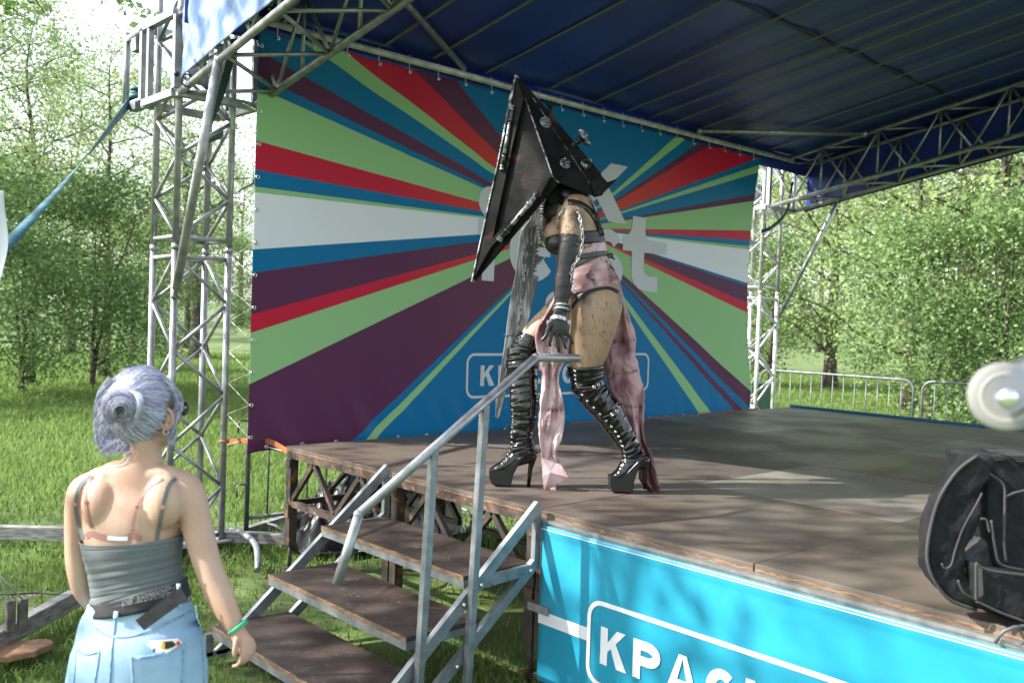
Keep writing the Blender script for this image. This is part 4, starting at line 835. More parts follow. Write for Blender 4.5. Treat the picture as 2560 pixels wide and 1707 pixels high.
# gloves
def glove(arm, hand, fingers, thumb, nm='long_glove'):
    b = MB(); f.limb(b, arm, 44, 22, True, .004, wr=lambda t: .0012+.003*(t < .12), wf=22, seed=1); f.limb(b, hand, 14, 18, True)
    for F_ in fingers+[thumb]: f.limb(b, F_, 12, 10, True)
    return b.build(nm, M['leather'], pf, mods=[('remesh', .0032), ('smooth', 2)])
gl = glove([(1426, 590, .225, 26, .057), (1420, 630, .235, 24, .05), (1413, 672, .24, 21, .044), (1408, 710, .25, 21, .042), (1402, 762, .26, 15, .030), (1398, 785, .27, 15, .024)],
      [(1399, 780, .27, 15, .022), (1397, 800, .28, 21, .021), (1398, 822, .285, 25, .018), (1397, 838, .285, 23, .014)],
      [[(1381, 825, .285, 5, .012), (1377, 845, .29, 5, .010), (1374, 858, .29, 4.6, .009), (1376, 866, .288, 3.4, .007)],
       [(1391, 833, .288, 5.2, .012), (1394, 852, .29, 5, .010), (1396, 870, .29, 4.6, .009), (1397, 880, .285, 3.2, .007)],
       [(1403, 835, .288, 5.2, .012), (1409, 850, .29, 5, .010), (1412, 863, .29, 4.6, .009), (1416, 873, .285, 3.4, .007)],
       [(1414, 828, .285, 5, .011), (1423, 840, .285, 4.6, .009), (1429, 850, .285, 4.2, .008), (1433, 862, .282, 3.2, .007)]],
      [(1384, 806, .285, 7, .013), (1371, 820, .30, 6, .011), (1366, 838, .305, 5.4, .010), (1353, 852, .305, 3.6, .007)])
glove([(1378, 606, -.28, 20, .044), (1366, 570, -.28, 19, .038), (1364, 535, -.275, 14, .03)], [(1364, 535, -.27, 14, .025), (1365, 515, -.26, 17, .03), (1366, 505, -.26, 14, .028)],
      [[(1356+k*0, 508+k*7, -.25, 4, .010), (1352, 510+k*7, -.235, 4.4, .010), (1360, 511+k*7, -.222, 4.2, .009), (1370, 511+k*7, -.222, 3.4, .008)] for k in range(4)], [(1372, 520, -.25, 5.4, .012), (1378, 508, -.235, 5, .011), (1372, 500, -.222, 4, .009)])
# cuffs
M['silver'] = mat('silver painted cuff', (.45, .46, .47), .32, .8, c2=(.10, .10, .10), vs=22, lo=.5, hi=.62, bump=.4, bs=50)
cuff = MB(); c0 = f.P(1405, 776, .262); ax_ = (f.P(1402, 800, .262)-f.P(1408, 755, .262)).normalized(); ax2 = (ax_+BK*.35).normalized()
cuff.torus(c0, ax2, .041, .010, 36, 10); cuff.torus(f.P(1407, 767, .262), ax2, .043, .007, 36, 10)
cuff.build('wrist_cuff', M['silver'], pf)
cuff = MB(); c1 = f.P(1396, 800, .264)
for k in range(36):
    t0, t1 = [2*math.pi*q/36 for q in (k, k+1)]; xd = ax2.orthogonal().normalized(); yd = ax2.cross(xd)
    cuff.bar(c1+(xd*math.cos(t0)+yd*math.sin(t0))*.046, c1+(xd*math.cos(t1)+yd*math.sin(t1))*.046, .005, .024, up=tuple(ax2), ext=.001)
for s_ in (-1, 1): q = c1+RT*s_*.053+BK*.005; cuff.bar(q-UP*.014*1-RT*.01, q-UP*.014+RT*.012, .03, .03, up=tuple(UP)); cuff.sphere(q-UP*.014+BK*.017, .009, 10, 6)
cuff.build('shackle', M['silver'], pf, mods=[('bevel', .002)])
# boots
def boot(leg, footl, plat, heel, wc_, topy, label):
    bt = MB(); f.limb(bt, leg, 120, 40, True, .004, wr=lambda t: .0045+.008*max(0, math.sin((t-.05)*9))**2+.006*(t > .72), wf=46, seed=leg[0][0]*.01)
    f.limb(bt, footl, 40, 28, True, .003, wr=.003, wf=14, seed=3)
    o = bt.build('thigh_boot', M['gloss'], pf, mods=[('remesh', .0045), ('smooth', 1)], label=label)
    b = MB(); P_ = [f.P(x, y, wc_+.046) for x, y in plat]; b.prism(P_, -BK*.092); b.build('platform_sole', mat('black platform', (.008, .008, .009), .3), o, mods=[('bevel', .008, 3)])
    b = MB(); (xa, ya, ra), (xm, ym, rm), (xb, yb, rb) = heel; b.tube([f.P(xa, ya-6, wc_), f.P(xa, ya+8, wc_), f.P(xm, ym, wc_), f.P(xb, yb, wc_)], [(ra*f.px(), .027), (ra*.8*f.px(), .02), (rm*f.px(), .010), (rb*f.px(), .009)], 18, ref=tuple(BK)); b.build('heel', M['gloss'], o)
    return o
b1 = boot([(1465, 913, .085, 46, .098), (1466, 935, .08, 44, .092), (1471, 960, .075, 41, .082), (1487, 990, .07, 37, .075), (1513, 1020, .065, 35, .068), (1541, 1062, .06, 31, .062), (1560, 1092, .06, 27, .052), (1573, 1115, .06, 24, .045), (1582, 1135, .06, 24, .042), (1583, 1150, .06, 22, .04)],
     [(1612, 1146, .06, 12, .028), (1600, 1150, .06, 20, .036), (1578, 1158, .06, 22, .040), (1556, 1180, .06, 17, .045), (1538, 1190, .06, 11, .044), (1526, 1193, .06, 6, .032)],
     [(1523, 1190), (1524, 1212), (1530, 1230), (1582, 1232), (1586, 1204), (1595, 1176), (1607, 1154), (1622, 1146), (1620, 1140), (1604, 1142), (1590, 1158), (1566, 1182)], ((1614, 1148, 11), (1613, 1180, 6), (1612, 1222, 4.3)), .06, 913, 'bent near black thigh boot')
b2 = boot([(1327, 842, -.055, 30, .088), (1317, 862, -.05, 34, .085), (1308, 890, -.045, 38, .082), (1307, 920, -.04, 37, .078), (1309, 970, -.03, 34, .068), (1311, 1010, -.02, 34, .066), (1308, 1052, -.015, 30, .056), (1303, 1092, -.01, 27, .048), (1307, 1118, -.01, 28, .045), (1312, 1138, -.01, 24, .042)],
     [(1338, 1130, -.01, 12, .028), (1322, 1136, -.01, 20, .036), (1296, 1142, -.01, 21, .040), (1268, 1160, -.01, 16, .045), (1242, 1172, -.01, 11, .044), (1227, 1176, -.01, 6, .032)],
     [(1222, 1174), (1223, 1196), (1230, 1212), (1277, 1217), (1283, 1188), (1296, 1162), (1312, 1144), (1328, 1134), (1338, 1134), (1336, 1127), (1320, 1130), (1300, 1142), (1268, 1166)], ((1333, 1134, 12), (1326, 1170, 6), (1321, 1217, 4.3)), -.01, 842, 'straight far black thigh boot')
bvb = bvh_of(b1, b2)
def lace(o, pts, n, side):
    e = MB(); l = MB(); C_ = crv([Z4(*p) for p in pts], n)
    for k, c in enumerate(C_):
        p = surf(bvb, f, c[0]+side*2, c[1], .002); q = surf(bvb, f, c[0]-side*9, c[1]+3, .003); e.torus(p, BK, .0045, .0022, 10, 5); l.tube([p, p.lerp(q, .5)+BK*.003, q], .0016, 5)
        if k % 3 == 2: l.tube([q, q-RT*side*.012-UP*.012, q-RT*side*.02-UP*.022], .0016, 5)
    e.build('eyelets', M['eyelet'], o); l.build('laces', M['blackrub'], o)
lace(b1, [(712, 660), (712, 720), (720, 775), (765, 850), (845, 935), (925, 1020), (975, 1085), (1005, 1150), (1020, 1215), (1000, 1280)], 20, 1)
lace(b2, [(345, 700), (325, 800), (322, 900), (325, 1000), (318, 1080), (318, 1160), (290, 1220), (258, 1268)], 19, 1)
b = MB(); strip(b, bvb, f, [Z4(690, 800), Z4(760, 800), Z4(830, 785), Z4(895, 765)], 9, .004, 16); b.bar(f.P(*Z4(905, 762), .10), f.P(*Z4(880, 778), .13), .012, .004); b.build('boot_strap', M['gloss'], b1, mods=[('solid', .004)])
b = MB(); strip(b, bvb, f, [Z4(885, 985), Z4(950, 955), Z4(985, 915), Z4(1010, 890)], 6, .004, 14); b.build('boot_strap', M['gloss'], b1, mods=[('solid', .004)])
b = MB()
for x, y in ((885, 768), (985, 915), (975, 938), (948, 962), (835, 790), (862, 775), (1100, 1125)): b.torus(surf(bvb, f, *Z4(x, y), .008), BK, .007, .0022, 12, 6)
b.build('buckle_rings', M['eyelet'], b1)
b = MB(); q = f.P(*Z4(372, 470), .02); b.tube([q, q-RT*.03+UP*.01, q-RT*.075-UP*.008, q-RT*.10-UP*.0], .0025, 6); b.tube([q, q-RT*.04-UP*.004, q-RT*.09+UP*.004], .0022, 6); b.tube([q, q+RT*.02-UP*.03], .003, 6); b.build('lace_bow', M['blackrub'], b2)
# drapes
def drape(rows, w0, amp, k, name, label, nv=110, nu=40, seed=0, roll=0):
    R_ = crv([(y, l, r) for y, l, r in rows], nv)
    def g_(u, v):
        y, l, r = R_[min(nv-1, int(round(v*(nv-1))))]; jag = 4.0*noise.noise(Vector((v*34, seed, u > .5)))
        x, yy = Z4(l+(r-l)*u+(jag*2 if u in (0, 1) else 0), y+ (14*math.sin(u*9+seed) if v > .97 else 0))
        return f.P(x, yy, w0(v)+amp*((.5+.8*v) if seed else max(.12, 1.1-1.25*v))*(abs(math.sin(u*k+v*3+seed+1.5*noise.noise(Vector((v*4, seed, 0)))))*2-1)+amp*1.1*noise.noise(Vector((u*3, v*9, seed)))+amp*.5*noise.noise(Vector((u*8, v*26, seed))))
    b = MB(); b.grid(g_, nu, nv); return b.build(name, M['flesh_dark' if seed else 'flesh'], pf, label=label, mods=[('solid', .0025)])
d1 = drape([(160, 595, 660), (230, 585, 668), (350, 520, 668), (450, 468, 668), (580, 480, 668), (640, 495, 648), (720, 510, 612), (800, 505, 625), (900, 498, 645), (1000, 490, 652), (1100, 492, 635), (1200, 505, 600), (1280, 512, 640), (1346, 515, 672), (1356, 517, 650), (1400, 520, 604), (1440, 526, 596), (1478, 560, 590)], lambda v: .17-.13*min(1, v*1.2), .028, 7, 'front_drape', 'long pale pink stained front drape')
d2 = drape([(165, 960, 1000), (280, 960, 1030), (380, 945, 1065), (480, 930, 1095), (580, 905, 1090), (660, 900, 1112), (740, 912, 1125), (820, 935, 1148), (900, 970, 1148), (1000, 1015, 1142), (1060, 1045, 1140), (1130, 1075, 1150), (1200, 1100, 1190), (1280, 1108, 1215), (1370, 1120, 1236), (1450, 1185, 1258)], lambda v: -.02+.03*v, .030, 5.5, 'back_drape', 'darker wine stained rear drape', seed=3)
def lit_strip(u, v):
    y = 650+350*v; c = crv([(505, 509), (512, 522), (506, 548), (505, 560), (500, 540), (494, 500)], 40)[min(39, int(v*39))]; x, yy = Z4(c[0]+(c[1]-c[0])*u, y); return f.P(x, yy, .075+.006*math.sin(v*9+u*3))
b = MB(); b.grid(lit_strip, 8, 60); b.build('lit_cloth_strip', mat('lit cloth white', (.78, .77, .78), .35), d1, mods=[('solid', .002)])  # lit underside of the drape, painted as a white strip
b = MB(); P_ = [f.P(*Z4(x, y), w_) for x, y, w_ in ((508, 1225, .075), (600, 1200, .05), (612, 1240, .06), (672, 1350, .10), (598, 1392, .085), (524, 1440, .08), (514, 1350, .085))]; b.add(P_+[f.P(*Z4(560, 1320), .10)], [(i, (i+1) % 7, 7) for i in range(7)], False)
b.build('folded_flap', mat('pale satin with stains', (.48, .37, .39), .55, c2=(.30, .15, .16), vs=9, vd=4, lo=.42, hi=.64, bump=.3, bs=20), d1, mods=[('solid', .002)])
bvd = bvh_of(d1, d2); b = MB()
stitches([(940, 505), (1000, 510), (1090, 495)], 12, 6, bvx=bvd); stitches([(925, 740), (980, 705), (1060, 700), (1105, 685)], 14, 6, bvx=bvd); stitches([(1030, 905), (1080, 915), (1140, 905)], 9, 6, bvx=bvd); stitches([(1190, 1240), (1215, 1330), (1235, 1430)], 9, 5, bvx=bvd)
b.build('drape_stitching', M['stitch'], d2)
b = MB(); stitches([(505, 370), (500, 420), (515, 470)], 8, 8, bvx=bvd); stitches([(560, 540), (575, 610), (600, 680)], 9, 8, bvx=bvd); stitches([(545, 930), (590, 935), (640, 925)], 9, 9, bvx=bvd); stitches([(545, 960), (540, 1020), (525, 1080)], 9, 8, bvx=bvd); stitches([(545, 1220), (552, 1260)], 3, 8, bvx=bvd)
b.build('drape_stitching', M['stitch'], d1)
# chain
ch = MB()
def chain(pts, n, R_=.0095, r_=.0028):
    P_ = [Vector(v[:3]) for v in crv([tuple(p) for p in pts], n)]
    for k in range(n-1):
        d = (P_[k+1]-P_[k]); c = P_[k]+d/2; dn = d.normalized(); a = dn.cross(BK).normalized(); axx = BK if k % 2 else (a*.8+BK*.5).normalized(); axx = (axx-dn*axx.dot(dn)).normalized()
        ch.torus(c, axx, d.length*.68, r_, 14, 6, rb=R_*.7, xd=dn)
chain([f.P(*Z3(x, y), w_) for x, y, w_ in ((850, 945, .20), (895, 965, .24), (915, 1040, .285), (928, 1110, .295), (930, 1200, .29), (905, 1290, .28), (862, 1360, .285), (858, 1420, .29), (880, 1480, .30), (875, 1520, .30))], 25)
chain([f.P(*Z3(x, y), w_) for x, y, w_ in ((768, 1100, .20), (772, 1050, .22), (790, 1000, .24), (830, 965, .23), (880, 945, .21), (930, 935, .17))], 15, .008, .0026)
chain([f.P(*Z3(x, y), w_) for x, y, w_ in ((965, 895, .1), (1000, 935, .12), (1020, 985, .12), (1035, 1040, .10))], 8, .007, .0022)
ch.build('chain', M['silver'], pf)
b = MB(); q = f.P(*Z3(1105, 1265), .06); b.bar(q, f.P(*Z3(1140, 1305), .06), .012, .01); b.torus(f.P(*Z3(1115, 1278), .07), BK, .012, .004, 12, 6); b.build('belt_clip', M['leather'], pf)
# ---------------------------------------------------------------- mask
mk = MB(); H = lambda x, y, w_: f.P(*Z3(x, y), w_)
T0, L0 = (1296, 191), (1186, 707)
MM = (740, 770)
V = {}
for s_ in (1, -1):
    V['T', s_] = H(513, 108, .012*s_); V['L', s_] = H(225, 1455, .012*s_); V['M', s_] = H(740, 770, .21*s_); V['M2', s_] = H(778, 803, .20*s_); V['R', s_] = H(978, 806, .12*s_); V['E', s_] = H(1055, 745, .055*s_); V['B', s_] = H(600, 208, .02*s_); V['D', s_] = H(1000, 890, .09*s_); V['K', s_] = H(1050, 880, .05*s_)
    V['C', s_] = H(735, 930, .10*s_)
names = ['T', 'L', 'M', 'M2', 'R', 'E', 'B', 'D', 'K', 'C']; ix = {}; vs = []
for n_ in names:
    for s_ in (1, -1): ix[n_, s_] = len(vs); vs.append(V[n_, s_])
def fc(*a): return [ix[n_, s_] for n_, s_ in a]
fs = []
for s_ in (1, -1):
    for poly in (('T', 'L', 'M'), ('L', 'M2', 'M'), ('T', 'M', 'R'), ('T', 'R', 'E', 'B'), ('M', 'M2', 'D', 'R'), ('R', 'D', 'K', 'E')):
        q = fc(*[(n_, s_) for n_ in poly]); fs.append(q if s_ == 1 else q[::-1])
fs += [fc(('T', 1), ('B', 1), ('B', -1), ('T', -1)), fc(('B', 1), ('E', 1), ('E', -1), ('B', -1)), fc(('E', 1), ('K', 1), ('K', -1), ('E', -1)), fc(('T', 1), ('T', -1), ('L', -1), ('L', 1)),
       fc(('L', 1), ('L', -1), ('M2', -1), ('M2', 1)), fc(('K', 1), ('D', 1), ('D', -1), ('K', -1))]
mk.add(vs, fs, False); mask = mk.build('mask', M['rustmetal'], pf, mods=[('bevel', .004, 2)])
def onT(a, c, d, x, y, off=0):                # point of plane (a, c, d) seen at photo position, lifted by off
    nn = (c-a).cross(d-a).normalized(); nn = nn if nn.dot(BK) > 0 else -nn; p = onpl(x, y, tuple(a), tuple(nn)); return p+nn*off, nn
Tn, Ln, Mn, Rn, En, M2n = V['T', 1], V['L', 1], V['M', 1], V['R', 1], V['E', 1], V['M2', 1]
def band(mb, plane, poly, th):
    P_ = [onT(*plane, *Z3(*p), .001)[0] for p in poly]; nn = onT(*plane, *Z3(*poly[0]))[1]; mb.prism(P_, nn*th)
fr_ = MB(); pl = (Tn, Ln, Mn)
band(fr_, pl, [(513, 112), (560, 262), (470, 660), (348, 1230), (228, 1450)], .026)
band(fr_, pl, [(735, 768), (738, 772), (668, 905), (352, 1228), (226, 1452), (345, 1190), (650, 850), (690, 800)], .028)
fr_.build('border_frame', M['rustmetal'], mask, mods=[('bevel', .003, 2)])
b = MB(); band(b, pl, [(508, 112), (520, 112), (492, 262), (232, 1452), (222, 1458), (325, 985), (395, 680), (470, 270)], .034)
b.build('rim', M['worn'], mask, mods=[('bevel', .002)])
b = MB(); b.bar(onT(*pl, *Z3(560, 255), .004)[0], Mn+BK*.004, .009, .010, up=tuple(BK)); b.bar(Tn.lerp(Rn, .2)+BK*.002, Rn+BK*.002, .006, .006, up=tuple(BK)); b.bar(Mn, M2n, .009, .008, up=tuple(BK))
b.build('ridge', M['worn'], mask, mods=[('bevel', .003)])
for (x0, y0, x1, y1, r_) in ((495, 320, 428, 725, .011), (662, 882, 412, 1182, .0145)):
    b = MB(); a0, n0 = onT(*pl, *Z3(x0, y0), .036); a1, _ = onT(*pl, *Z3(x1, y1), .036); b.tube([a0, a1], r_, 14)
    d = (a1-a0).normalized()
    for t in (.0, .04, .22, .80, .96, 1.0): b.tube([a0.lerp(a1, t)-d*.007, a0.lerp(a1, t)+d*.007], r_*1.35, 12)
    b.build('rod', M['worn'], mask)
def bolt(x, y, r_, plane, h=.018):
    p, nn = onT(*plane, *Z3(x, y), 0); b = MB(); b.tube([p, p+nn*h], r_*.9, 16); b.tube([p+nn*h, p+nn*(h+.012)], r_*.55, 6)
    xd = nn.orthogonal().normalized(); yd = nn.cross(xd)
    for k in range(8): t_ = k*math.pi/4; q = p+(xd*math.cos(t_)+yd*math.sin(t_))*r_*.78+nn*h; b.sphere(q, r_*.24, 8, 5)
    b.torus(p+nn*.004, nn, r_, .005, 18, 6); b.build('bolt', M['worn'], mask)
p2 = (Tn, Mn, Rn); p3 = (Tn, Rn, En)
bolt(688, 412, .031, p2); bolt(815, 680, .027, p2); bolt(955, 682, .024, p3, .02)
b = MB(); q0, nn = onT(*p3, *Z3(868, 560), 0); q1 = H(915, 525, .10); b.tube([q0, q1], .012, 12); d = (q1-q0).normalized(); q2 = H(942, 505, .105)
b.tube([q1-d*.006, q1+d*.012], .02, 12)
for a_ in (Vector(UP*.9-RT*.45).normalized(), BK): b.tube([q2-a_*.043, q2-a_*.02, q2+a_*.02, q2+a_*.043], [.017, .013, .013, .017], 12)
for s_ in (-1, 1): b.sphere(q2+Vector(UP*.9-RT*.45).normalized()*.036*s_, (.02, .02, .016), 10, 6)
b.build('valve', M['worn'], mask)
b = MB(); q0 = H(728, 365, .02); q1 = H(716, 305, .0); b.tube([q0, q1], [.008, .012], 10); b.sphere(H(718, 292, 0), (.022, .02, .022), 12, 8); b.build('knob', M['rustmetal'], mask)
b = MB(); b.prism([H(1060, 870, .07), H(1158, 775, .05), H(1090, 800, .05), H(1045, 745, .06), H(1010, 880, .07)], -BK*.11); b.prism([H(985, 800, .125), H(1050, 750, .075), H(1095, 798, .06), H(1060, 885, .06), H(1003, 880, .10)], -BK*.02); b.build('rear_fin', M['rustmetal'], mask, mods=[('bevel', .003)])
b = MB(); b.prism([H(x, y, .10) for x, y in ((765, 812), (690, 903), (722, 942), (752, 938), (800, 915), (880, 905), (985, 890), (930, 850))], -BK*.20); b.build('chin_guard', M['rustmetal'], mask, mods=[('bevel', .006, 2)])
b = MB()
for k in range(3): b.tube([H(930+k*14, 655+k*10, .12), H(925+k*14, 690+k*12, .125)], .006, 8)
b.build('grille', M['worn'], mask)
b = MB(); b.tube([H(800, 860, .12), H(840, 900, .12), H(790, 940, .1)], [.03, .028, .02], 14); b.build('breather', M['leather'], mask)
# ---------------------------------------------------------------- great knife
kn = root('great_knife', f.P(1244, 1046, -.27), 'huge scuffed grey saw-toothed blade held point down behind the person on stage', 'prop blade')
def Q(x, y, w_=-.27): return f.P(x, y, w_)
left = [(1330, 520), (1326, 548), (1303, 576), (1298, 600), (1293, 647), (1288, 690), (1280, 724), (1271, 782), (1265, 831), (1250, 939), (1239, 1003), (1238, 1041), (1244, 1047)]
right = [(1249, 1040), (1262, 990), (1267, 968), (1272, 931), (1309, 831), (1323, 794), (1335, 742), (1346, 695), (1345, 690), (1331, 685)]
teeth = []
for k in range(15): t_ = k/15; x = 1331+18*t_; y = 683-147*t_; teeth += [(x+1, y), (x+13, y-7)]
right += teeth+[(1352, 530), (1364, 520)]
b = MB(); n_ = len(left+right); P_ = left+right; b.prism([Q(x, y, -.262) for x, y in P_], -BK*.016); b.build('blade', M['blade'], kn, mods=[('bevel', .003)])
b = MB()
for a_, c_ in (((1325, 560), (1300, 800)), ((1300, 800), (1262, 940)), ((1310, 620), (1306, 700)), ((1335, 560), (1318, 690))): b.bar(Q(*a_, -.261), Q(*c_, -.261), .006, .003, up=tuple(BK))
b.build('raised_ridge', M['worn'], kn)
b = MB(); b.tube([Q(1352, 530), Q(1364, 512), Q(1372, 480), Q(1376, 460)], .017, 12); b.torus(Q(1365, 535), BK, .022, .008, 14, 6); b.build('handle', M['leather'], kn)
# ================================================================ WOMAN WATCHING
g2 = Fig(2.75)
W4 = lambda x, y: (150+x/1.943, 900+y/1.943)
fp = atd(345, 1700, 2.75); fp.z = 0
wm = root('person', fp, 'person with lavender hair bun, grey strap top and light blue jeans, seen from behind', 'person')
M['skin'] = mat('fair skin', (.50, .345, .255), .5, c2=(.45, .275, .20), vs=6, vd=4, sss=.08, spec=.35, bump=.06, bs=350)
def LW(mb, pts, n=None, seg=26, cap=True, **k): return g2.limb(mb, [(*W4(p[0], p[1]), p[2], p[3]/1.943, p[4]) for p in pts], n, seg, cap, **k)
b = MB()
LW(b, [(400, 1330, 0, 240, .13), (385, 1200, 0, 222, .112), (376, 1090, 0, 204, .094), (368, 980, 0, 208, .096), (354, 870, 0, 224, .104), (354, 780, 0, 236, .104), (362, 690, 0, 244, .094), (372, 620, 0, 228, .074), (388, 556, 0, 180, .066), (402, 505, 0, 106, .058), (406, 450, 0, 82, .053), (404, 380, .0, 80, .054), (398, 330, 0, 86, .058)], 70, 36)
HC = g2.P(*W4(395, 225), -.005)
b.sphere(HC, (.090, .092, .108), 28, 20, (RT, BK, UP))
b.sphere(g2.P(*W4(450, 265), -.035), (.072, .07, .085), 22, 14, (RT, BK, UP)); b.sphere(g2.P(*W4(480, 350), -.03), (.050, .055, .045), 18, 12, (RT, BK, UP)); b.sphere(g2.P(*W4(520, 382), -.045), (.020, .026, .017), 14, 10, (RT, BK, UP))
b.tube([g2.P(*W4(560, 225), -.07), g2.P(*W4(580, 275), -.085), g2.P(*W4(572, 300), -.075)], [.008, .013, .010], 10)
b.sphere(g2.P(*W4(548, 335), -.065), (.014, .020, .010), 10, 8, (RT, BK, UP))
# right arm with hand
LW(b, [(520, 598, 0, 85, .052), (605, 622, .0, 78, .052), (638, 690, .005, 76, .048), (665, 800, .01, 74, .044), (698, 930, .02, 69, .041), (735, 1040, .03, 65, .038), (768, 1120, .035, 68, .038), (803, 1200, .045, 60, .034), (840, 1275, .055, 46, .028), (858, 1310, .06, 36, .020)], 60, 26)
LW(b, [(855, 1300, .06, 36, .019), (872, 1335, .062, 44, .017), (890, 1375, .065, 50, .016), (900, 1410, .068, 42, .014)], 20, 20)
for F_ in ([(930, 1350, .060, 13, .0085), (944, 1392, .058, 11, .0075), (934, 1424, .050, 10, .007), (914, 1424, .040, 8, .006)],
           [(918, 1375, .066, 14, .009), (930, 1418, .068, 12, .008), (918, 1452, .062, 11, .0075), (893, 1452, .050, 9, .006)],
           [(902, 1388, .074, 14, .009), (908, 1434, .080, 12, .008), (893, 1468, .076, 11, .0075), (868, 1466, .066, 9, .006)],
           [(886, 1390, .080, 14, .009), (884, 1440, .090, 12, .008), (864, 1478, .090, 11, .0075), (834, 1486, .085, 9, .006)],
           [(862, 1335, .07, 17, .010), (852, 1378, .092, 13, .009), (846, 1415, .102, 12, .0085), (850, 1444, .106, 9, .0065)]): LW(b, F_, 14, 12)
# left arm, forearm folded forward
LW(b, [(200, 608, 0, 85, .052), (118, 632, .0, 70, .050), (95, 700, -.005, 64, .046), (88, 820, -.01, 60, .042), (86, 950, -.015, 56, .039), (98, 1050, -.02, 53, .038), (120, 1110, -.04, 50, .04), (165, 1165, -.09, 44, .036), (215, 1170, -.15, 36, .028), (260, 1150, -.19, 28, .02)], 56, 24)
LW(b, [(255, 1152, -.19, 30, .018), (300, 1140, -.21, 42, .015), (330, 1130, -.22, 38, .013)], 12, 16)
for k in range(4): LW(b, [(325, 1108+k*16, -.22, 9, .008), (365, 1110+k*15, -.225, 9, .008), (392, 1118+k*13, -.22, 7, .006)], 8, 10)
LW(b, [(285, 1120, -.21, 10, .009), (318, 1090, -.215, 9, .008), (345, 1085, -.215, 7, .007)], 8, 10)
# shoulder blades and spine relief
b.sphere(g2.P(*W4(200, 700), .055), (.055, .05, .075), 16, 12, (RT, BK, UP)); b.sphere(g2.P(*W4(505, 690), .055), (.055, .05, .078), 16, 12, (RT, BK, UP))
for xx in (338, 392): b.sphere(g2.P(*W4(xx, 880), .060), (.030, .042, .13), 14, 14, (RT, BK, UP))
b.sphere(g2.P(*W4(250, 560), .02), (.07, .04, .03), 14, 10, (RT, BK, UP)); b.sphere(g2.P(*W4(480, 555), .02), (.07, .04, .03), 14, 10, (RT, BK, UP))
body2 = b.build('body', M['skin'], wm, mods=[('remesh', .0045), ('smooth', 7)])
b = MB(); e_ = g2.P(*W4(516, 285), .035); b.torus(e_, (BK*.8+RT*.4), .018, .006, 16, 8, rb=.028, xd=tuple(RT*.9-BK*.4)); b.sphere(e_-UP*.02, (.009, .008, .011), 10, 8, (RT, BK, UP)); b.sphere(e_-BK*.006, (.013, .006, .022), 10, 8, (RT, BK, UP)); b.build('ear', M['skin'], wm)
b = MB(); b.torus(e_-UP*.038+BK*.004, (RT*.7+BK*.7), .008, .0012, 14, 6); b.build('earring', M['eyelet'], wm)
# sunglasses
b = MB(); 
for s_ in (0, 1): b.sphere(g2.P(*W4(603+s_*-8, 235), -.075-s_*.06), (.012, .024, .022), 16, 10, (RT, BK, UP))
b.tube([g2.P(*W4(596, 215), -.06), g2.P(*W4(560, 210), .0), g2.P(*W4(530, 245), .035)], .003, 8); b.build('sunglasses', mat('black glasses', (.008, .008, .009), .12, coat=.5), wm)
# hair
def hair_mat(nm, c1, c2, c3):
    m = mat(nm, c1, .42, spec=.35); n = m.node_tree; bs = n.nodes['Principled BSDF']; ge = n.nodes.new('ShaderNodeNewGeometry'); r = n.nodes.new('ShaderNodeValToRGB'); cr = r.color_ramp
    cr.elements[0].color = (*c1, 1); cr.elements[1].color = (*c2, 1); e = cr.elements.new(.5); e.color = (*c3, 1); n.links.new(ge.outputs['Random Per Island'], r.inputs[0]); n.links.new(r.outputs[0], bs.inputs['Base Color']); return m
HM = hair_mat('lavender hair', (.17, .17, .25), (.56, .60, .66), (.34, .34, .47)); HD = hair_mat('dark hair roots', (.02, .025, .035), (.07, .08, .11), (.04, .045, .06))
rx, ry, rz_ = .098, .100, .116
def hp(d, k=1.0): d = d.normalized(); return HC+RT*d.x*rx*k+BK*d.y*ry*k+UP*d.z*rz_*k      # d: right, toward viewer, up
b = MB(); b.sphere(HC+UP*.003-RT*.006, (rx*.985, ry*.985, rz_*.985), 32, 22, (RT, BK, UP)); 
# keep the cap off the face
cap_v = [i for i, v in enumerate(b.v) if (Vector(v)-HC).dot(RT)/rx > .62 and (Vector(v)-HC).dot(UP)/rz_ < .35 or (Vector(v)-HC).dot(UP)/rz_ < -.72]
cs2 = set(cap_v); ff = [(fa, m_, s_) for fa, m_, s_ in zip(b.f, b.m, b.sm) if not any(i in cs2 for i in fa)]; b.f = [x[0] for x in ff]; b.m = [x[1] for x in ff]; b.sm = [x[2] for x in ff]
hair = b.build('hair', HD, wm, mods=[('solid', .002)])
rd = random.Random(9); BUN = Vector((-.50, .86, .10)).normalized(); bunc = g2.P(*W4(318, 225), .105)
def strand(mb, dirs, r_=.0013, n=12, lift=1.02, tail=None):
    pts = []
    for k in range(n):
        t = k/(n-1); m_ = len(dirs)-1; i = min(int(t*m_), m_-1); tt = t*m_-i; d = dirs[i].lerp(dirs[i+1], tt); pts.append(hp(d, lift+.02*math.sin(t*math.pi)))
    if tail: pts += tail
    mb.tube(pts, [r_*(1 if 0 < k < len(pts)-1 else .3) for k in range(len(pts))], 4, False)
b = MB()
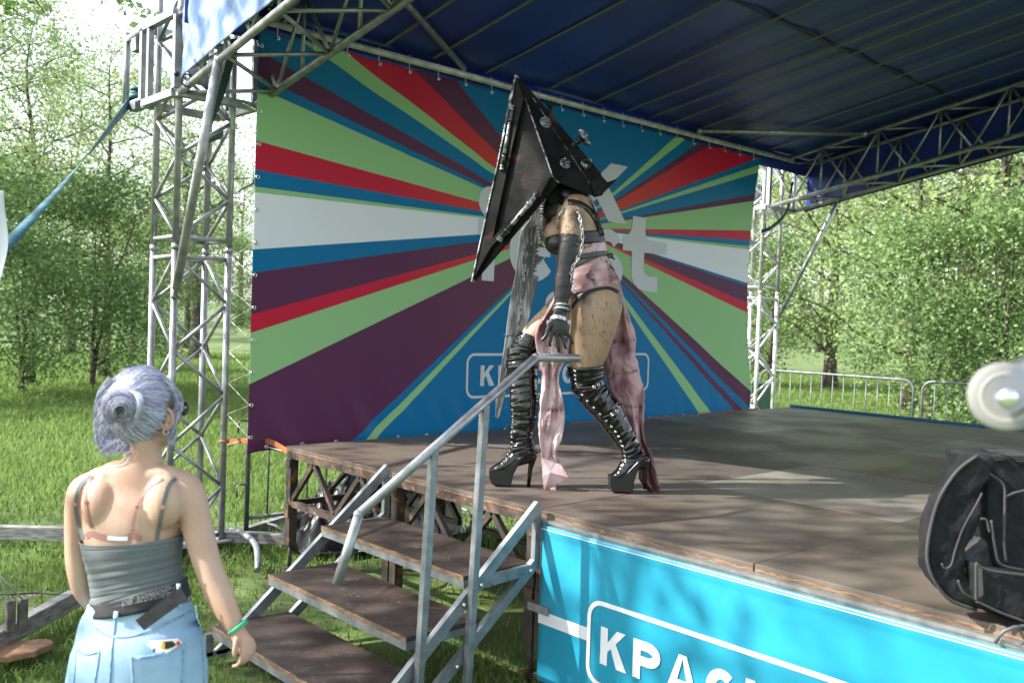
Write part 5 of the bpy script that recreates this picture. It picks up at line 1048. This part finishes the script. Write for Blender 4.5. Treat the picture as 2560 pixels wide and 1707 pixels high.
for k in range(1500):
    # start along the hairline: over the forehead side (right), temple, ear and nape
    u = rd.random(); 
    if u < .50: a = rd.uniform(-.35, 1.35); d0 = Vector((math.cos(a)*.92+.0, rd.uniform(-.5, .55), math.sin(a)))
    elif u < .72: a = rd.uniform(-2.4, -.4); d0 = Vector((math.cos(a)*.8, rd.uniform(.25, .75), math.sin(a)*.85))
    else: a = rd.uniform(1.2, 3.6); d0 = Vector((math.cos(a), rd.uniform(-.3, .6), math.sin(a)))
    if d0.x > .75 and d0.z < .1 and d0.y < .45: d0.y = rd.uniform(.35, .6)
    d0.normalize(); e = BUN+Vector((rd.gauss(0, .12), 0, rd.gauss(0, .14))); mid = (d0+e)*.5+Vector((0, .22, .18*abs(d0.x)))+Vector((rd.gauss(0, .03), rd.gauss(0, .03), rd.gauss(0, .04)))
    strand(b, [d0, (d0*.75+mid*.5), mid, e.lerp(mid, .4), e], rd.uniform(.0009, .0017), 14, rd.uniform(1.0, 1.035))
b.build('swept_strands', HM, hair)
b = MB()
for k in range(300):                             # hair wrapped round the bun, open below
    R_ = rd.uniform(.12, 1.0); cx_, cy_ = 292+rd.gauss(0, 5), 242+rd.gauss(0, 5); a0, a1 = rd.uniform(195, 250), rd.uniform(-70, -20); pts = []
    for t in range(13):
        a = math.radians(a0+(a1-a0)*t/12); pts.append(g2.P(*W4(cx_+(22+R_*76*(.75+.35*t/12))*math.cos(a), cy_-(20+R_*78)*math.sin(a)), .118+.040*math.sin(math.pi*t/12)*(1.1-R_)+.022*(1-R_)+rd.gauss(0, .0012)))
    b.tube(pts, [.0003]+[rd.uniform(.0009, .0016)]*11+[.0003], 4, False)
for k in range(150):
    tilt = (BK*1.0+RT*rd.gauss(-.15, .28)+UP*rd.gauss(0, .28)).normalized(); R_ = rd.uniform(.004, .040); a0 = rd.uniform(0, 6.28); ln = rd.uniform(1.8, 4.4); xa = tilt.orthogonal().normalized(); ya = tilt.cross(xa)
    c = bunc+BK*(.030*(1-(R_/.045)**2)+rd.uniform(-.012, .004))
    b.tube([c+(xa*math.cos(a0+ln*t/10)*1.05+ya*math.sin(a0+ln*t/10)*1.2)*(R_+.004*math.sin(t*.5)) for t in range(11)], [.0004]+[rd.uniform(.0010, .0017)]*9+[.0004], 4, False)
for k in range(45):                              # thick loop falling over the bun
    x0 = rd.uniform(-10, 60); pts = [(330+x0*.2, 150+rd.uniform(-6, 6), .10), (365+x0*.5, 165, .145), (380+x0*.35, 220, .155), (372+x0*.2+rd.uniform(-14, 8), 285+rd.uniform(-20, 10), .135)]
    b.tube([g2.P(*W4(c[0], c[1]), c[2]) for c in crv(pts, 12)], [.0004]+[.0015]*10+[.0004], 4, False)
b.build('bun', HM, hair)
b = MB(); b.sphere(g2.P(*W4(284, 262), .108), (.013, .016, .024), 14, 10, (RT, BK, UP)); b.build('bun_hollow_shade', HD, hair)  # dark ball paints the shade inside the bun's hollow
b = MB()
for k in range(420):                             # loose ends hanging left of the nape
    x0, y0 = rd.uniform(176, 262), rd.uniform(110, 340); x1 = rd.uniform(205, 345); y1 = rd.uniform(385, 455)
    pts = [(x0+55, y0-35, .06), (x0-4+rd.gauss(0, 6), y0+60, .05), (x0+14+rd.gauss(0, 6), (y0+y1)/2+50, .05), (x1, y1, .045)]
    b.tube([g2.P(*W4(c[0], c[1]), c[2]+rd.gauss(0, .002)) for c in crv(pts, 12)], [.0003]+[rd.uniform(.0008, .0013)]*10+[.0002], 4, False)
for k in range(190):                             # locks falling beside the face
    x1 = rd.uniform(520, 556) if rd.random() < .8 else rd.uniform(480, 520); y1 = rd.uniform(330, 425) if x1 > 520 else rd.uniform(240, 290)
    pts = [(rd.uniform(400, 500), rd.uniform(60, 95), .01), (560+rd.gauss(0, 10), 150, .015), (572+rd.gauss(0, 9), 230, .01), (x1+8, (230+y1)/2+20, .02), (x1, y1, .02)]
    b.tube([g2.P(*W4(c[0], c[1]), c[2]+rd.gauss(0, .006)) for c in crv(pts, 14)], [.0003]+[rd.uniform(.0008, .0014)]*12+[.0002], 4, False)
for k in range(8): b.tube([g2.P(*W4(c[0], c[1]), c[2]) for c in crv([(560, 200, -.02), (585, 270, -.04), (600+k, 298, -.05), (620, 292+k, -.05)], 10)], .0008, 4, False)
for k in range(90):
    a = rd.uniform(-.6, 3.6); d0 = Vector((math.cos(a), rd.uniform(-.2, .7), math.sin(a))); e = (d0+Vector((rd.gauss(0, .35), .3, rd.gauss(0, .3)))).normalized(); m_ = (d0+e)*.5; b.tube([hp(d0, 1.01), hp(m_, rd.uniform(1.05, 1.12)), hp(e, rd.uniform(1.02, 1.12))], [.0003, .0006, .0003], 4, False)
for k in range(26):
    x = rd.uniform(180, 330); pts = [(300+rd.uniform(-60, 60), 360, .05), (x+40, 420, .06), (x, 450+rd.uniform(0, 22), .06), (x-20+rd.uniform(0, 30), 440+rd.uniform(0, 25), .06)]; b.tube([g2.P(*W4(c[0], c[1]), c[2]) for c in crv(pts, 10)], .0006, 4, False)
b.build('loose_strands', HM, hair)
# top
TK = mat('grey jersey', (.135, .155, .16), .8, c2=(.115, .132, .138), vs=6, bump=.1, bs=300)
def wrk(t): return .0028+.008*max(0, t-.45)
b = MB(); LW(b, [(352, 858, 0, 240, .112), (354, 900, 0, 232, .110), (362, 980, 0, 219, .104), (372, 1060, 0, 212, .101), (378, 1120, 0, 214, .103), (384, 1165, 0, 224, .110)], 70, 60, False, grow=.002, wr=wrk, wf=18, seed=7)
tp_ = b.build('strap_top', TK, wm, mods=[('solid', .003), ('subsurf', 1)])
zt, zb_ = g2.P(*W4(350, 950)).z, g2.P(*W4(380, 1165)).z
for v in tp_.data.vertices:                      # hem rides up on her right hip
    q = Vector(v.co)+wloc(tp_); u = (q-HC).dot(RT)/.13; t_ = max(0, (zt-q.z)/(zt-zb_)); v.co += UP*(.028*(u+.75)*t_**1.5)
bw = bvh_of(body2, tp_)
b = MB(); 
for pts in ([(112, 872), (78, 740), (82, 660), (104, 600), (150, 562)], [(470, 874), (490, 760), (505, 690), (530, 610), (565, 572)]): strip(b, bw, g2, [W4(*p) for p in pts], 10, .003, 30); b.build('shoulder_strap', TK, tp_); b = MB()
PK = mat('dusty pink elastic', (.34, .16, .145), .6)
b = MB()
for pts in ([(150, 815), (128, 730), (122, 650), (134, 600), (160, 562)], [(350, 835), (362, 760), (385, 690), (430, 620), (500, 572)]): strip(b, bw, g2, [W4(*p) for p in pts], 6.5, .003, 30)
strip(b, bw, g2, [W4(*p) for p in [(122, 862), (150, 842), (200, 858), (280, 866), (335, 860), (354, 850), (395, 868)]], 14, .003, 40)
br = b.build('bra_strap', PK, wm)
b = MB()
for x, y in ((126, 690), (150, 800), (375, 712), (352, 825)): q = surf(bw, g2, *W4(x, y), .005); b.torus(q, BK, .005, .0014, 10, 5)
for x, y in ((72, 700), (499, 715)): q = surf(bw, g2, *W4(x, y), .005); b.bar(q-RT*.006, q+RT*.006, .004, .009, up=tuple(UP))
b.build('strap_adjuster', PK, br)
b = MB(); strip(b, bw, g2, [W4(230, 862), W4(280, 866), W4(330, 866)], 11, .006, 10); b.build('white_label', M['white'], br)
# jeans
JN = mat('light blue denim', (.25, .42, .60), .85, c2=(.38, .54, .70), vs=5, vd=4, bump=.35, bs=420)
JS = mat('denim seam', (.15, .29, .47), .85, c2=(.30, .45, .62), vs=60)
b = MB(); LW(b, [(385, 1168, 0, 236, .112), (385, 1210, 0, 252, .118), (384, 1300, 0, 284, .132), (382, 1400, .01, 312, .15), (380, 1500, .01, 328, .155), (380, 1600, 0, 330, .15), (380, 1700, 0, 322, .13)], 60, 56, True, wr=.004, wf=8, seed=5)
for s_, xx in ((-1, 215), (1, 545)):
    LW(b, [(xx+s_*-6, 1560, 0, 158, .145), (xx, 1750, 0, 150, .12), (xx+s_*8, 2100, 0, 132, .105), (xx+s_*14, 2450, 0, 128, .10), (xx+s_*14, 2660, 0, 130, .105)], 60, 36, True, wr=.006, wf=14, seed=xx*.01)
jn = b.build('jeans', JN, wm, mods=[('remesh', .008), ('smooth', 3)])
bj = bvh_of(jn)
b = MB()
for pts, wd in (([(270, 1190), (262, 1300), (250, 1400), (240, 1568)], 5), ([(125, 1255), (180, 1305), (262, 1342), (380, 1330), (520, 1275), (645, 1215)], 5), ([(140, 1200), (260, 1218), (420, 1215), (620, 1172)], 3), ([(80, 1405), (130, 1425), (190, 1412)], 7), ([(190, 1412), (178, 1500), (160, 1600)], 3), ([(76, 1405), (70, 1500), (64, 1600)], 3), ([(658, 1190), (690, 1400), (700, 1600)], 3)):
    strip(b, bj, g2, [W4(*p) for p in pts], wd, .0025, 30)
b.build('seams', JS, jn, mods=[('solid', .0015)])
b = MB()
for p0, p1, wd in (((280, 1160), (270, 1255), 11), ((575, 1085), (588, 1200), 10)): strip(b, bj, g2, [W4(*p0), W4((p0[0]+p1[0])/2, (p0[1]+p1[1])/2), W4(*p1)], wd, .014, 10)
b.build('belt_loop', JN, jn, mods=[('solid', .003)])
# belt
b = MB(); LW(b, [(384, 1112, 0, 224, .109), (386, 1140, 0, 228, .113), (387, 1186, 0, 240, .120)], 8, 50, False); bl = b.build('belt', M['black'], wm, mods=[('solid', .004)])
for v in bl.data.vertices:                       # the belt climbs towards her right hip
    q = Vector(v.co)+wloc(bl); u = (q-HC).dot(RT); v.co += UP*(.020*u/.13)
bb = bvh_of(bl)
b = MB()
for i in range(34):
    for j in range(7):
        if rd.random() < .25: continue
        x = 300+i*7.6+rd.uniform(-1, 1); y0 = 1150+j*7-.22*(x-300); h = surf(bb, g2, *W4(x, y0), .003, 99)
        if (h-HC).length > 1: continue
        h2 = surf(bb, g2, *W4(x+rd.uniform(2, 5), y0), .003, 99)
        if (h2-HC).length > 1: continue
        b.bar(h, h2, .0022, .001, up=tuple(BK))
b.build('woven_pattern', mat('pale woven pattern', (.55, .54, .5), .7), bl)
b = MB(); P_ = [g2.P(*W4(x, y), .150) for x, y in ((585, 1100), (618, 1160), (408, 1312), (366, 1262))]; b.prism(P_, -BK*.003); b.build('belt_tail', M['black'], bl)
# wristband, phone, shoes
b = MB(); c = g2.P(*W4(862, 1292), .058); ax_ = (g2.P(*W4(900, 1370), .06)-g2.P(*W4(825, 1240), .055)).normalized(); xd = ax_.cross(BK).normalized()
b.torus(c, (ax_+UP*.15).normalized(), .026, .0035, 28, 8, rb=.030, xd=tuple(BK)); b.torus(c+ax_*.004, (ax_-UP*.1+RT*.1).normalized(), .026, .003, 28, 8, rb=.030, xd=tuple(BK)); b.build('wristband', mat('green wristband', (.02, .38, .20), .45), wm)
ph = root('phone', g2.P(*W4(500, 1400), .17), 'phone in a white patterned case sticking out of the back jeans pocket', 'phone')
def PH(x, y, o=0): q = surf(bj, g2, *W4(500, 1420), 0); w0 = g2.dep-(q-Vector(CAM)).dot(-BK); return g2.P(*W4(x, y), w0+.002+o)
b = MB(); b.prism([PH(x, y, .0) for x, y in ((432, 1366), (440, 1362), (572, 1350), (582, 1354), (590, 1376), (560, 1398), (520, 1422), (470, 1440), (420, 1440), (426, 1380))], BK*.008); b.build('case', mat('cream phone case', (.68, .66, .58), .35), ph, mods=[('bevel', .002, 2)])
for col_, nm, poly in (((.62, .36, .04), 'yellow_print', [(495, 1372), (508, 1358), (516, 1385), (505, 1402), (490, 1398)]), ((.02, .02, .02), 'black_print', [(512, 1366), (545, 1362), (565, 1380), (550, 1392), (520, 1402), (508, 1400)]), ((.55, .03, .03), 'red_print', [(566, 1362), (582, 1366), (584, 1384), (568, 1386)]), ((.02, .02, .02), 'black_print', [(452, 1402), (462, 1398), (458, 1420), (450, 1428)])):
    b = MB(); b.prism([PH(x, y, .0082) for x, y in poly], BK*.0006); b.build(nm, mat(nm, col_, .4), ph)
def pocket(u, v):
    x = 340+266*u; y = (1432+26*u-100*u*u if u > 0 else 1432)+v*240
    return surf(bj, g2, *W4(x+v*14*(1-u)-v*12*u, y), .004+.010*(1-v)**1.5)
b = MB(); b.grid(pocket, 22, 22); po = b.build('pocket', JN, jn, mods=[('solid', .002)])
bk_ = bvh_of(po); b = MB(); strip(b, bk_, g2, [W4(342+262*t, 1441+26*t-100*t*t) for t in (0, .25, .5, .75, .99)], 9, .002, 24); strip(b, bk_, g2, [W4(347, 1440), W4(352, 1520), W4(358, 1660)], 5, .002, 20); strip(b, bk_, g2, [W4(600, 1365), W4(596, 1480), W4(590, 1580)], 5, .002, 20); b.build('pocket_hem', JS, po, mods=[('solid', .0012)])
for xx in (200, 560):
    q = g2.P(*W4(xx, 2600), 0); q.z = 0; fd = -BK*1.0; fd.z = 0; fd.normalize(); sh = MB()
    sh.tube([q-fd*.09+Vector((0, 0, .05)), q-fd*.05+Vector((0, 0, .055)), q+fd*.05+Vector((0, 0, .05)), q+fd*.13+Vector((0, 0, .035)), q+fd*.18+Vector((0, 0, .028))], [(.03, .035), (.04, .05), (.042, .045), (.045, .03), (.03, .02)], 18, ref=(0, 0, 1)); sh.build('shoe', M['white'], wm, mods=[('bevel', .003)])
